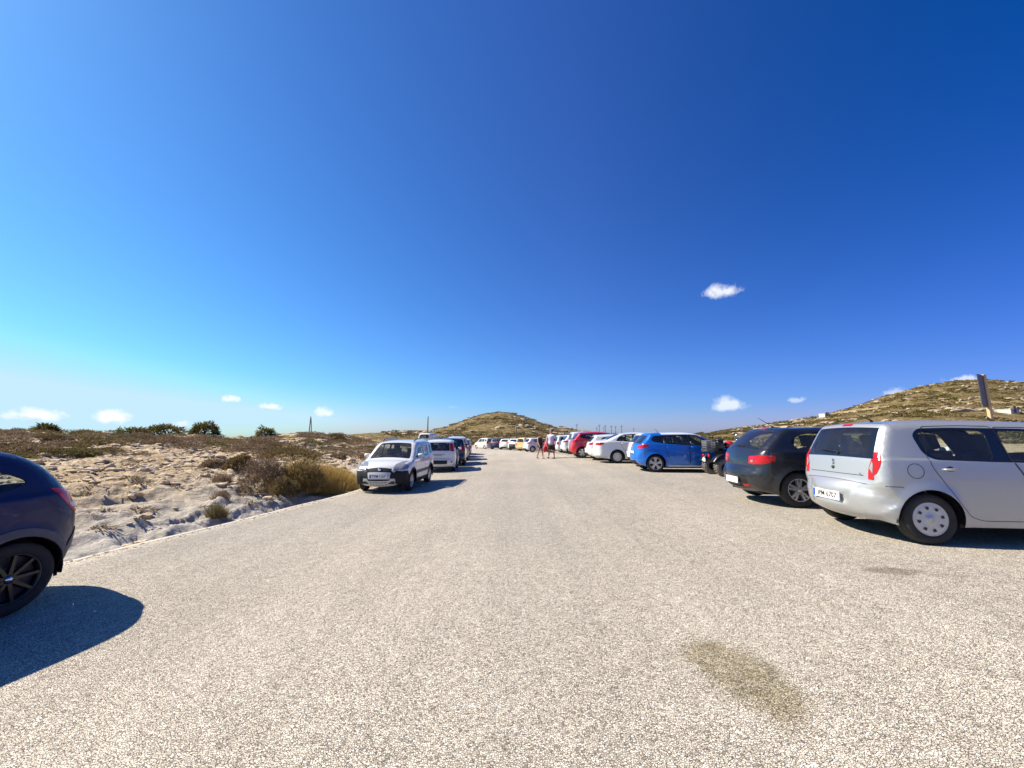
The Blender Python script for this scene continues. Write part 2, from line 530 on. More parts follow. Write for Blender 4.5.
    def ribbon(P, w, lift=.0015):
        P = np.asarray(P)
        d = np.gradient(P, axis=0)
        return P, d
    def side_seam(poly, w=.006, closed=False):
        pl = np.array(densify(poly, .03, closed) + ([poly[0]] if closed else []))
        d = np.gradient(pl, axis=0); d /= np.maximum(np.hypot(d[:, 0], d[:, 1]), 1e-9)[:, None]
        nrm = np.stack([-d[:, 1], d[:, 0]], 1)
        for sgn in (-1, 1):
            a = h.side_pt(pl + nrm * w / 2, sgn); b = h.side_pt(pl - nrm * w / 2, sgn)
            a[:, 1] += sgn * .0018; b[:, 1] += sgn * .0018
            k = len(pl); v = np.concatenate([a, b])
            MB().add(v, [(i, i + 1, k + i + 1, k + i) if sgn > 0 else (k + i, k + i + 1, i + 1, i) for i in range(k - 1)]).build('panel_gap', M['ink'], objs['body'][0][0])
    def top_seam(poly, w=.006):
        pl = np.array(densify(poly, .03, False))
        q = pl * np.array([1, .7])
        d = np.gradient(q, axis=0); d /= np.maximum(np.hypot(d[:, 0], d[:, 1]), 1e-9)[:, None]
        nrm = np.stack([-d[:, 1], d[:, 0] / .7], 1)
        a = h.strip_pt(pl[:, 0] + nrm[:, 0] * w / 2, pl[:, 1] + nrm[:, 1] * w / 2)
        b = h.strip_pt(pl[:, 0] - nrm[:, 0] * w / 2, pl[:, 1] - nrm[:, 1] * w / 2)
        off = np.stack([np.interp(pl[:, 0], h.s, h.nx), 0 * pl[:, 0], np.interp(pl[:, 0], h.s, h.nz)], 1) * .002
        k = len(pl); v = np.concatenate([a + off, b + off])
        MB().add(v, [(i, i + 1, k + i + 1, k + i) for i in range(k - 1)]).build('panel_gap', M['ink'], objs['body'][0][0])
    if lod < 2:
        for pl, cl in sp.get('seams', []): side_seam(pl, .007 if lod == 0 else .012, cl)
        for fn in sp.get('top_seams', []): top_seam(fn(h), .007 if lod == 0 else .012)
    # ---------- underbody, wheel wells, cabin
    W = h.W; mb = MB()
    mb.box((.22, -(W - .30), .19), (L - .25, W - .30, .42))
    xr, xf = sp['wheels']
    mb.box((xr + Ra + .01, -(W - .10), .19), (xf - Ra - .01, W - .10, .36))
    for xw in (xr, xf):
        for sgn in (-1, 1):
            ys = (W - .32) * sgn, (W - .045) * sgn
            v = []; n = 16
            for i in range(n + 1):
                a = PI * i / n * 1.1 - .05 * PI
                for y in ys: v.append((xw + (Ra + .012) * math.cos(a), y, tyre + (Ra + .012) * math.sin(a)))
            mb.add(v, [(2 * i, 2 * i + 1, 2 * i + 3, 2 * i + 2) for i in range(n)])
            mb.add([(xw + (Ra + .012) * math.cos(PI * i / 8), ys[0], tyre + (Ra + .012) * math.sin(PI * i / 8)) for i in range(9)], [tuple(range(9))])
    if lod < 2:
        mb.tube([(.10, .35, .24), (.45, .35, .26)], .028, 8)
    mb.build('underbody', M['black'], root)
    zbelt = sp['belt']
    if lod < 2:
        nseats = sp.get('seats', (1.15, 1.95))
        for k, xs in enumerate(nseats):
            for sgn in (-1, 1):
                mb = MB(); y = .36 * sgn
                mb.box((xs, y - .24, .38), (xs + .5, y + .24, .54))
                Mx = Matrix.Translation((xs + .02, y, .5)) @ Matrix.Rotation(R(-16), 4, 'Y')
                mb.box((-.06, -.24, 0), (.06, .24, .56), M=Mx)
                mb.box((-.04, -.13, .60), (.05, .13, .80), M=Mx)
                mb.box((-.01, -.06, .54), (.01, .06, .62), M=Mx)
                mb.build('seat', M['seatcloth'], root, bevel=.04)
        xd = sp.get('dash', L - 1.15)
        mb = MB(); mb.box((xd, -(W - .12), .5), (xd + .38, W - .12, zbelt - .04))
        for k in range(14):
            a0, a1 = 2 * PI * k / 14, 2 * PI * (k + 1) / 14
            mb.tube([(xd - .16 + .05 * math.sin(a), .36 + .18 * math.cos(a), zbelt - .08 + .18 * math.sin(a)) for a in (a0, a1)], .013, 5)
        mb.build('dashboard', M['interior'], root, bevel=.03)
    return h, objs

def make_wheel(root, x, y, sgn, Rt, w=.185, style='cover', lod=0, rim_r=None):
    """sgn: outward direction of the wheel face (+1 / -1 in y)"""
    wh = None
    rr = rim_r or Rt * .66
    n = 40 if lod == 0 else (28 if lod == 1 else 16)
    hub = MB()
    hub.lathe([(0.001, sgn * .02), (rr * .45, sgn * .018), (rr * .45, -sgn * .03), (0.001, -sgn * .03)], 20)
    wh = hub.build('wheel', M['grey_plastic'], root); wh.location = (x, y, Rt)
    h = w / 2
    t = MB()
    prof = [(rr * .97, -h * .8), (rr + .01, -h * .92), (rr + (Rt - rr) * .5, -h * 1.04), (Rt - .018, -h * .9), (Rt - .003, -h * .7)]
    if lod == 0:
        for yy in (-.42, 0, .42): prof += [(Rt, h * (yy - .16)), (Rt, h * (yy + .1)), (Rt - .008, h * (yy + .13)), (Rt - .008, h * (yy + .2))]
    else: prof += [(Rt, -h * .3), (Rt, h * .3)]
    prof += [(Rt - .003, h * .7), (Rt - .018, h * .9), (rr + (Rt - rr) * .5, h * 1.04), (rr + .01, h * .92), (rr * .97, h * .8), (rr * .97, -h * .8)]
    t.lathe(prof, n if lod else 64); t.build('tyre', M['rubber'], wh)
    r = MB(); f = sgn * h * .78
    rimm = 0
    # barrel and lip
    r.lathe([(rr * .985, f), (rr * .99, f + sgn * .008), (rr * .93, f + sgn * .004), (rr * .90, f - sgn * .02), (rr * .88, -f)], n, m=0)
    dark = 1
    if style == 'cover':
        r.lathe([(0.001, f + sgn * .004), (rr * .16, f + sgn * .006), (rr * .2, f - sgn * .004), (rr * .55, f + sgn * .010), (rr * .8, f + sgn * .006), (rr * .94, f + sgn * .003)], n)
        for k in range(8):
            a = 2 * PI * k / 8 + .2; q = []
            for (ra, da) in ((.58, -.12), (.58, .12), (.76, .13), (.76, -.13)):
                q.append((rr * ra * math.cos(a + da), f + sgn * .0135, rr * ra * math.sin(a + da)))
            r.add(q, [(0, 1, 2, 3) if sgn < 0 else (3, 2, 1, 0)], dark)
    else:
        r.lathe([(0.001, f - sgn * .06), (rr * .9, f - sgn * .06)], n, m=dark)
        def spoke(a, w0, w1, m=0, r0=.12, r1=.93, d0=.0, d1=0.):
            ca, sa = math.cos(a), math.sin(a); v = []
            for (rad, ww, dd) in ((r0, w0, d0), (r1, w1, d1)):
                for (yy, e) in ((f - sgn * .03, 1.15), (f + sgn * dd, .8)):
                    for sd in (-1, 1):
                        v.append((rr * rad * ca - sd * ww * e / 2 * sa, yy, rr * rad * sa + sd * ww * e / 2 * ca))
            fs = [(2, 3, 7, 6), (0, 2, 6, 4), (1, 5, 7, 3), (4, 6, 7, 5)]
            r.add(v, fs if sgn < 0 else [q[::-1] for q in fs], m)
        if style == 'multi':
            for k in range(5):
                for da in (-.19, .19): spoke(2 * PI * k / 5 + .3 + da, .05, .042, 0, d0=.002, d1=.004)
        elif style == 'split':
            for k in range(5):
                spoke(2 * PI * k / 5 + .3, .085, .05, 0, d0=0, d1=.002)
                for da in (-.24, .24): spoke(2 * PI * k / 5 + .3 + da, .03, .04, 0, r0=.5, d0=.0, d1=.003)
        elif style == 'fat':
            for k in range(5): spoke(2 * PI * k / 5 + .3, .10, .13, 0, d0=.0, d1=.002)
        elif style == 'thin':
            for k in range(9): spoke(2 * PI * k / 9 + .3, .035, .03, 0)
        r.lathe([(0.001, f + sgn * .006), (rr * .14, f + sgn * .005), (rr * .2, f - sgn * .006), (rr * .22, f - sgn * .03)], 20)
    mt = {'cover': [M['cover'], M['ink']], 'multi': [M['alloy'], M['ink']], 'split': [M['alloy'], M['ink']], 'fat': [M['alloy'], M['ink']], 'thin': [M['dark_alloy'], M['ink']]}[style]
    if style == 'thin':
        pass
    ro = r.build('rim', mt, wh)
    if style == 'thin':
        c = MB(); c.lathe([(0.001, f + sgn * .008), (.026, f + sgn * .0075), (.028, f)], 16); c.build('centre_cap', M['chrome'], wh)
    return wh

def plate_text(txt, size, parent, loc, rot, mat='ink'):
    cu = bpy.data.curves.new('tx', 'FONT'); cu.body = txt; cu.size = size; cu.align_x = 'CENTER'; cu.align_y = 'CENTER'; cu.resolution_u = 2
    cu.offset = size * .02
    to = bpy.data.objects.new('tx', cu); COL.objects.link(to)
    bpy.context.view_layer.update()
    me = bpy.data.meshes.new_from_object(to); bpy.data.objects.remove(to)
    me.materials.clear(); me.materials.append(M[mat])
    o = bpy.data.objects.new('plate_lettering', me); COL.objects.link(o); o.parent = parent
    o.location = loc; o.rotation_euler = rot
    return o
def add_plate(root, x, z, facing, txt=None, tilt=0, y=0, w=.52, hh=.112):
    """facing -1: rear (looks to -x), +1: front"""
    mb = MB(); mb.box((-.006, -w / 2, -hh / 2), (.006, w / 2, hh / 2))
    q = .0075 * facing
    mb.add([(q, -facing * w / 2 , -hh / 2 + .004), (q, -facing * (w / 2 - .045), -hh / 2 + .004), (q, -facing * (w / 2 - .045), hh / 2 - .004), (q, -facing * w / 2, hh / 2 - .004)], [(0, 1, 2, 3)], 1)
    p = mb.build('license_plate', [M['plate'], M['plate_blue']], root)
    p.location = (x, y, z); p.rotation_euler = (0, R(tilt), 0)
    if txt:
        rot = (R(90), 0, R(-90)) if facing < 0 else (R(90), 0, R(90))
        plate_text(txt, .098, p, (facing * .0085, -facing * -.02 if facing < 0 else .02, -.002), rot)
    return p
def hull_x(h, z, facing, y=0):
    S = h.sr(z) if facing < 0 else h.sf(z)
    P_ = h.strip_pt([S, S], [y - .25, y + .25])
    e = P_[:, 0].min() if facing < 0 else P_[:, 0].max()
    c_ = h.strip_pt([S], [y])[0][0]
    return (min(e, c_) - .008) if facing < 0 else (max(e, c_) + .008)
def add_mirror(root, h, x, z, sgn, mat, glassback=-1):
    y = float(h.side_y(np.array([[x, z]]))[0]) * sgn
    mb = MB()
    c = Vector((x - .01, y + sgn * .13, z + .05)); v = []; n = 12
    for i, (dx, k) in enumerate(((-.055, .95), (-.03, 1.0), (.02, .92), (.05, .6), (.062, .2))):
        for j in range(n):
            a = 2 * PI * j / n; ca, sa = math.cos(a), math.sin(a)
            v.append((c.x + dx, c.y + (abs(ca) ** .6) * math.copysign(1, ca) * .105 * k, c.z + (abs(sa) ** .6) * math.copysign(1, sa) * .072 * k))
    f = [(i * n + j, i * n + (j + 1) % n, (i + 1) * n + (j + 1) % n, (i + 1) * n + j) for i in range(4) for j in range(n)]
    f += [tuple(range(n))[::-1], tuple(range(4 * n, 5 * n))]
    mb.add(v, f, 0, True)
    mb.box((x - .03, min(y, y + sgn * .07) , z + .0), (x + .02, max(y - .0, y + sgn * .07), z + .035), 1)
    o = mb.build('side_mirror', [M[mat], M['black']], root)
    g = MB(); g.lathe([(0.001, -.058), (.06, -.058)], 16, c=(c.x, c.y, c.z), axis='x'); g.build('mirror_glass', M['chrome'], o)
    return o
def add_handle(door, h, x, z, sgn, mat):
    y = float(h.side_y(np.array([[x, z]]))[0])
    mb = MB(); mb.tube([(x - .08, (y - .004) * sgn, z), (x - .065, (y + .028) * sgn, z + .002), (x, (y + .034) * sgn, z + .003), (x + .065, (y + .028) * sgn, z + .002), (x + .08, (y - .004) * sgn, z)], [.012, .014, .015, .014, .012], 8)
    mb.lathe([(0.001, sgn * (y + .002)), (.042, sgn * (y + .0015))], 16, c=(x, 0, z - .004), m=1)
    return mb.build('handle', [M[mat], M['ink']], door)
def antenna(root, h, x, ln=.3, lean=50):
    p = h.strip_pt([h.st(x)], [0])[0]
    a = R(lean)
    mb = MB(); mb.tube([p, p + np.array([-.03, 0, .03]), p + np.array([-math.sin(a) * ln, 0, math.cos(a) * ln])], [.02, .008, .004], 6)
    mb.build('antenna', M['black'], root)
def wiper(root, h, z=1.0, rear=True):
    S = h.sr(z) if rear else h.sf(z)
    pts = []
    for k in range(7):
        t = -.1 + .62 * k / 6 if rear else -.75 + 1.0 * k / 6
        pts.append(h.strip_pt([S + (1 if rear else -1) * (.02 + .03 * k / 6)], [t])[0] + np.array([(-.016 if rear else .016), 0, .016]))
    mb = MB(); mb.tube(pts, .007, 6)
    p0 = pts[0]; mb.tube([p0, p0 + np.array([.02 if rear else -.02, 0, -.05])], .012, 6)
    mb.build('wiper', M['black'], root)
def place(root, wheel_xy, ground, xw, yw, phi, pitch=0, roll=0):
    """put the car so that its wheel (local xw,yw) stands on the world point"""
    c, s = math.cos(phi), math.sin(phi)
    root.rotation_euler = (roll, pitch, phi)
    root.location = (wheel_xy[0] - (c * xw - s * yw), wheel_xy[1] - (s * xw + c * yw), ground)
# ------------------------------------------------------------------ car specifications
def O_(rows): return [tuple(r) for r in rows]
def rear(*pts, r=.03):   # (z, t) corners on the tail > strip domain
    return lambda h: rounded([(h.sr(z), t) for z, t in pts], r)
def front(*pts, r=.03):
    return lambda h: rounded([(h.sf(z), t) for z, t in pts], r)
def rear_m(sgn, *pts, r=.03):
    return lambda h: rounded([(h.sr(z), t * sgn) for z, t in pts], r)
def front_m(sgn, *pts, r=.03):
    return lambda h: rounded([(h.sf(z), t * sgn) for z, t in pts], r)
def ring(xw, tyre, Ra, wd, a0=-12, a1=192):
    o = [(xw + (Ra + wd) * math.cos(R(a)), tyre + (Ra + wd) * math.sin(R(a))) for a in np.linspace(a0, a1, 26)]
    i = [(xw + (Ra - .03) * math.cos(R(a)), tyre + (Ra - .03) * math.sin(R(a))) for a in np.linspace(a1, a0, 26)]
    return o + i
def common_seams(h_, doors): pass

def spec_mini():      # boxy small five-door, grey silver
    L = 3.56; tyre = .292; xr, xf = .56, 2.98
    win_r = rounded([(.58, 1.25), (.62, 1.07), (.72, .995), (1.33, .975), (1.36, 1.32), (1.05, 1.335), (.68, 1.325)], .07)
    win_f = rounded([(1.50, .975), (2.30, .955), (2.0, 1.28), (1.78, 1.32), (1.50, 1.325)], .05)
    trim = rounded([(.545, 1.27), (.59, 1.05), (.69, .975), (1.3, .955), (2.38, .935), (2.05, 1.30), (1.8, 1.343), (1.0, 1.36), (.63, 1.35)], .06)
    door_r = rounded([(.62, .99), (.64, .88), (.72, .74), (.86, .48), (.97, .33), (1.10, .285), (1.70, .285), (1.66, .62), (1.50, .96), (1.46, 1.375), (1.1, 1.385), (.68, 1.375)], .05)
    door_f = rounded([(1.472, 1.365), (1.512, .96), (1.672, .62), (1.712, .285), (2.46, .285), (2.54, .6), (2.54, .93), (2.12, 1.29), (1.82, 1.36)], .04)
    lamp_s = [(-.1, .72), (.075, .725), (.10, .80), (.165, 1.03), (.17, 1.06), (.1, 1.05), (-.1, 1.03)]
    return dict(
        outline=O_([(.14, .24, .16, .05), (.05, .30, .24, .07), (.005, .40, .30, .09), (.0, .52, .30, .09), (.04, .62, .26, .08), (.075, .68, .13, .05), (.095, .80, .11, .045), (.12, .97, .10, .04), (.22, 1.22, .09, .04), (.29, 1.355, .085, .03), (.33, 1.40, .08, .025), (.42, 1.42, .09, .02), (.7, 1.438, .11, .02), (1.2, 1.448, .12, .02), (1.8, 1.43, .11, .03), (2.1, 1.40, .10, .03), (2.42, 1.20, .08, .05), (2.74, 1.0, .1, .05), (2.88, .95, .12, .04), (3.15, .88, .14, .04), (3.38, .78, .18, .05), (3.5, .66, .22, .08), (3.55, .5, .25, .1), (3.55, .35, .25, .1), (3.5, .23, .2, .08)]),
        W=1.60, wheels=(xr, xf), tyre=tyre, belt=.955, belt_slope=-.015, paint='silver', tumble=.30, tr=.6, taper_r=.06, flare=.02, swage=0, dash=2.35, seats=(1.0, 1.75),
        disp=lambda x, y, z: np.where(x < .3, -.028 * sst(.36 - np.abs(y) + .35 * (z - .47), 0, .04) * sst(z, .385, .41) * sst(.545 - z, 0, .03), 0) + np.where((x < .3) & (z < .385), .012, 0) * 0,
        side=[('side_window', 'glass', -.006, win_r, 2), ('side_window', 'glass', -.006, win_f, 2),
              ('taillight', 'red_lamp', .004, lamp_s, 1),
              ('rear_bumper', 'silver', .0, [(-.1, .1), (.24, .1), (.22, .42), (.2, .62), (.12, .655), (-.1, .655)], 0),
              ('window_trim', 'gloss_black', -.002, trim, 1),
              ('door', 'silver', 0, door_r, 2), ('door', 'silver', 0, door_f, 2)],
        top=[('rear_window', 'glass', -.006, rear((1.0, -.88), (1.0, .88), (1.34, .84), (1.34, -.84), r=.08), 0),
             ('window_surround', 'gloss_black', -.002, rear((.975, -1), (.975, 1), (1.36, 1), (1.36, -1), r=.02), 0),
             ('brake_light', 'red_lamp', .004, rear((1.375, -.16), (1.375, .16), (1.40, .16), (1.40, -.16), r=.01), 0),
             ('taillight', 'red_lamp', .004, rear_m(1, (.72, .88), (.72, 1.01), (1.05, 1.01), (1.03, .97), (.86, .89), r=.02), 1),
             ('taillight', 'red_lamp', .004, rear_m(-1, (.72, .88), (.72, 1.01), (1.05, 1.01), (1.03, .97), (.86, .89), r=.02), 1),
             ('rear_bumper', 'silver', 0, lambda h: [(0, -1.01), (h.sr(.655), -1.01), (h.sr(.655), 1.01), (0, 1.01)], 0),
             ('tailgate', 'silver', 0, rear((.66, -.99), (.66, .99), (1.42, .97), (1.42, -.97), r=.03), 0),
             ('windshield', 'glass', -.006, lambda h: rounded([(h.st(2.13), -.9), (h.st(2.13), .9), (h.st(2.74), .96), (h.st(2.74), -.96)], .08), 0),
             ('headlight', 'white_lamp', .003, front_m(1, (.62, .6), (.62, 1.01), (.78, 1.01), (.74, .6), r=.05), 1),
             ('headlight', 'white_lamp', .003, front_m(-1, (.62, .6), (.62, 1.01), (.78, 1.01), (.74, .6), r=.05), 1)],
        seams=[(door_r, True), (door_f, True), ([(.45 + .085 * math.cos(a), .845 + .085 * math.sin(a)) for a in np.linspace(0, 2 * PI, 24)[:-1]], True), ([(.13, .66), (.3, .655), (.26, .5), (.24, .24)][:2], False)],
        top_seams=[lambda h: [(h.sr(.66), -.97), (h.sr(.66), .97)], lambda h: [(h.sr(.76), -.78), (h.sr(.755), .78)], lambda h: [(h.sr(1.41), -.95), (h.sr(1.41), .95)]])

def spec_coupe_hatch():   # dark three-door with raked tailgate
    tyre = .308; xr, xf = .72, 3.19
    win = rounded([(.66, 1.16), (.72, 1.06), (.90, 1.0), (1.5, .975), (1.52, 1.325), (1.1, 1.33), (.86, 1.28)], .06)
    win_f = rounded([(1.60, .97), (2.72, .93), (2.3, 1.24), (2.05, 1.315), (1.60, 1.33)], .05)
    door_f = rounded([(1.40, .975), (1.42, .6), (1.5, .28), (2.75, .28), (2.82, .6), (2.82, .91), (2.4, 1.24), (2.1, 1.36), (1.5, 1.37)], .04)
    lamp_s = [(-.1, .74), (.12, .745), (.34, .80), (.36, .90), (.2, .915), (-.1, .90)]
    return dict(
        outline=O_([(.16, .26, .16, .05), (.06, .32, .24, .07), (.0, .44, .28, .08), (.0, .56, .28, .08), (.05, .63, .22, .07), (.085, .68, .18, .06), (.10, .78, .17, .06), (.13, .90, .15, .05), (.19, 1.0, .12, .05), (.40, 1.21, .09, .045), (.56, 1.345, .08, .03), (.66, 1.395, .08, .025), (.9, 1.405, .10, .02), (1.4, 1.418, .12, .02), (1.9, 1.41, .12, .02), (2.3, 1.35, .10, .03), (2.7, 1.17, .08, .05), (3.1, .97, .1, .05), (3.25, .93, .12, .04), (3.6, .86, .14, .04), (3.85, .76, .18, .05), (3.99, .64, .22, .08), (4.05, .5, .25, .1), (4.05, .36, .25, .1), (4.0, .24, .2, .08)]),
        W=1.69, wheels=(xr, xf), tyre=tyre, belt=.95, belt_slope=-.03, paint='navy', tumble=.36, tr=.8, taper_r=.10, flare=.022, swage=.80, swage_slope=-.02, dash=2.75, seats=(1.35, 2.05),
        disp=lambda x, y, z: np.where(x < .3, -.022 * sst(.32 - np.abs(y), 0, .03) * sst(z, .345, .365) * sst(.50 - z, 0, .03), 0),
        side=[('side_window', 'glass', -.006, win, 2), ('side_window', 'glass', -.006, win_f, 2),
              ('taillight', 'red_lamp', .004, lamp_s, 1),
              ('rear_bumper', 'navy', 0, [(-.1, .2), (.35, .2), (.33, .62), (-.1, .62)], 0),
              ('door', 'navy', 0, door_f, 2)],
        top=[('rear_window', 'glass', -.006, rear((1.0, -.93), (1.0, .93), (1.345, .86), (1.345, -.86), r=.08), 0),
             ('brake_light', 'red_lamp', .004, rear((1.365, -.22), (1.365, .22), (1.385, .22), (1.385, -.22), r=.01), 0),
             ('taillight', 'red_lamp', .004, rear_m(1, (.74, .72), (.74, 1.01), (.90, 1.01), (.87, .66), r=.03), 1),
             ('taillight', 'red_lamp', .004, rear_m(-1, (.74, .72), (.74, 1.01), (.90, 1.01), (.87, .66), r=.03), 1),
             ('reflector', 'red_lamp', .004, rear_m(1, (.335, .66), (.335, .98), (.375, .98), (.375, .66), r=.01), 1),
             ('reflector', 'red_lamp', .004, rear_m(-1, (.335, .66), (.335, .98), (.375, .98), (.375, .66), r=.01), 1),
             ('bumper_lip', 'grey_plastic', .004, rear((.26, -.99), (.26, .99), (.315, .99), (.315, -.99), r=.01), 0),
             ('lower_valance', 'black', .002, rear((.33, -.99), (.33, .99), (.47, .98), (.50, .58), (.36, .50), (.36, -.50), (.50, -.58), (.47, -.98), r=.02), 0),
             ('rear_bumper', 'navy', 0, lambda h: [(0, -1.01), (h.sr(.62), -1.01), (h.sr(.62), 1.01), (0, 1.01)], 0),
             ('tailgate', 'navy', 0, rear((.62, -.95), (.62, .95), (1.36, .95), (1.36, -.95), r=.03), 0),
             ('windshield', 'glass', -.006, lambda h: rounded([(h.st(2.34), -.9), (h.st(2.34), .9), (h.st(3.08), .96), (h.st(3.08), -.96)], .08), 0),
             ('headlight', 'white_lamp', .003, front_m(1, (.62, .5), (.62, 1.01), (.78, 1.01), (.70, .5), r=.05), 1),
             ('headlight', 'white_lamp', .003, front_m(-1, (.62, .5), (.62, 1.01), (.78, 1.01), (.70, .5), r=.05), 1)],
        seams=[(door_f, True)],
        top_seams=[lambda h: [(h.sr(.625), -.97), (h.sr(.625), .97)], lambda h: [(h.sr(.70), -.6), (h.sr(.69), .6)]])

def spec_hatch(paint='blue', L=4.0, H=1.455, W=1.74, tyre=.315, high=0., rake=0., roof=None, sill=None, cpillar=True):
    """modern five-door hatchback; scaled variants stand in the far rows"""
    k = L / 4.0; kz = H / 1.455
    xr, xf = .62 * k, 3.175 * k
    def X(p): return [(x * k, (z * kz if z > .6 else z * (1 + (kz - 1) * .5))) for x, z in p]
    ol = [(.15, .26, .14, .05), (.05, .32, .22, .07), (0, .44, .26, .09), (.01, .56, .26, .09), (.04, .68, .2, .07), (.07, .80, .17, .06), (.10, .90, .15, .05), (.15 + rake, 1.0, .11, .05), (.36 + rake, 1.22, .09, .04), (.46 + rake, 1.345, .08, .03), (.50 + rake, 1.395, .08, .025), (.7 + rake, 1.42, .1, .03), (1.0, 1.44, .11, .03), (1.5, 1.455, .12, .03), (2.0, 1.43, .11, .03), (2.32, 1.355, .1, .03), (2.7, 1.14, .08, .05), (3.05, .98, .1, .05), (3.2, .93, .12, .04), (3.6, .84, .15, .05), (3.85, .72, .2, .08), (3.96, .58, .24, .1), (4.0, .45, .26, .11), (3.98, .24, .2, .09)]
    ol = [(x * k, (z * kz if z > .6 else z), r, c) for x, z, r, c in ol]
    win_q = rounded(X([(.80, 1.16), (.95, 1.065), (1.22, 1.04), (1.22, 1.30), (1.0, 1.29), (.88, 1.25)]), .04)
    win_r = rounded(X([(1.27, 1.035), (1.82, 1.01), (1.82, 1.345), (1.27, 1.325)]), .03)
    win_f = rounded(X([(1.90, 1.005), (2.75, .955), (2.30, 1.25), (2.15, 1.325), (1.90, 1.345)]), .04)
    trim = rounded(X([(.50 + rake, 1.20), (.56 + rake, 1.12), (.90, 1.06), (1.2, 1.02), (2.82, .935), (2.34, 1.27), (2.18, 1.35), (1.8, 1.372), (.9, 1.345), (.62 + rake, 1.33)] if cpillar else [(.74, 1.16), (.93, 1.045), (1.2, 1.02), (2.82, .935), (2.34, 1.27), (2.18, 1.35), (1.8, 1.372), (.9, 1.31)]), .05)
    door_r = rounded(X([(.98, 1.04), (1.02, .8), (1.12, .55), (1.20, .30), (1.86, .30), (1.86, 1.39), (1.2, 1.375)]), .04)
    door_f = rounded(X([(1.872, .30), (2.86, .30), (2.93, .6), (2.93, .90), (2.45, 1.24), (2.2, 1.37), (1.872, 1.39)]), .04)
    lamp_s = X([(-.1, .86), (.12, .86), (.38, .93), (.42, 1.0), (.2, 1.03), (-.1, 1.0)])
    arch = []
    side = [('side_window', 'glass', -.006, win_q, 2), ('side_window', 'glass', -.006, win_r, 2), ('side_window', 'glass', -.006, win_f, 2),
            ('taillight', 'red_lamp', .004, lamp_s, 1), ('window_trim', 'gloss_black', -.001, trim, 1)]
    if sill: side.append(('sill', sill, .004, [(xr + tyre + .13, .1), (xf - tyre - .13, .1), (xf - tyre - .13, .25), (xr + tyre + .13, .25)], 1))
    side += [('door', paint, 0, door_r, 2), ('door', paint, 0, door_f, 2)]
    zk = kz
    top = [('rear_window', 'dark_glass', -.006, rear((1.02 * zk, -.86), (1.02 * zk, .86), (1.33 * zk, .8), (1.33 * zk, -.8), r=.07), 0),
           ('taillight', 'red_lamp', .004, rear_m(1, (.86 * zk, .66), (.86 * zk, 1.01), (.985 * zk, 1.01), (.96 * zk, .66), r=.03), 1),
           ('taillight', 'red_lamp', .004, rear_m(-1, (.86 * zk, .66), (.86 * zk, 1.01), (.985 * zk, 1.01), (.96 * zk, .66), r=.03), 1),
           ('lower_valance', 'black', .002, rear((.27, -.9), (.27, .9), (.42, .84), (.42, -.84), r=.04), 0),
           ('windshield', 'glass', -.006, lambda h: rounded([(h.st(2.36 * k), -.9), (h.st(2.36 * k), .9), (h.st(3.03 * k), .96), (h.st(3.03 * k), -.96)], .08), 0),
           ('grille', 'black', .002, front((.30, -.6), (.30, .6), (.52, .66), (.58, .3), (.58, -.3), (.52, -.66), r=.05), 0),
           ('headlight', 'white_lamp', .003, front_m(1, (.60, .62), (.60, 1.01), (.76 * zk, 1.01), (.70, .62), r=.03), 1),
           ('headlight', 'white_lamp', .003, front_m(-1, (.60, .62), (.60, 1.01), (.76 * zk, 1.01), (.70, .62), r=.03), 1)]
    if roof:  # sky reflection on the roof, put in as a region of paler colour
        top.append(('roof_sheen', roof, .001, lambda h: [(h.st((.9 + rake) * k), -1.01), (h.st((.9 + rake) * k), 1.01), (h.st(2.33 * k), 1.01), (h.st(2.33 * k), -1.01)], 0))
        side.append(('roof_sheen', roof, .001, X([(.9, 1.385), (2.0, 1.39), (2.36, 1.30), (2.5, 1.6), (.9, 1.6)]), 0))
    return dict(outline=ol, W=W, wheels=(xr, xf), tyre=tyre, belt=.985 * kz, belt_slope=-.035, paint=paint, tumble=.33, tr=.8, taper_r=.08, flare=.025, swage=.78 * kz, swage_slope=-.05, dash=2.75 * k, seats=(1.35, 2.05), side=side, top=top, seams=[(door_r, True), (door_f, True)], top_seams=[lambda h: [(h.sr(.60), -.95), (h.sr(.60), .95)]])

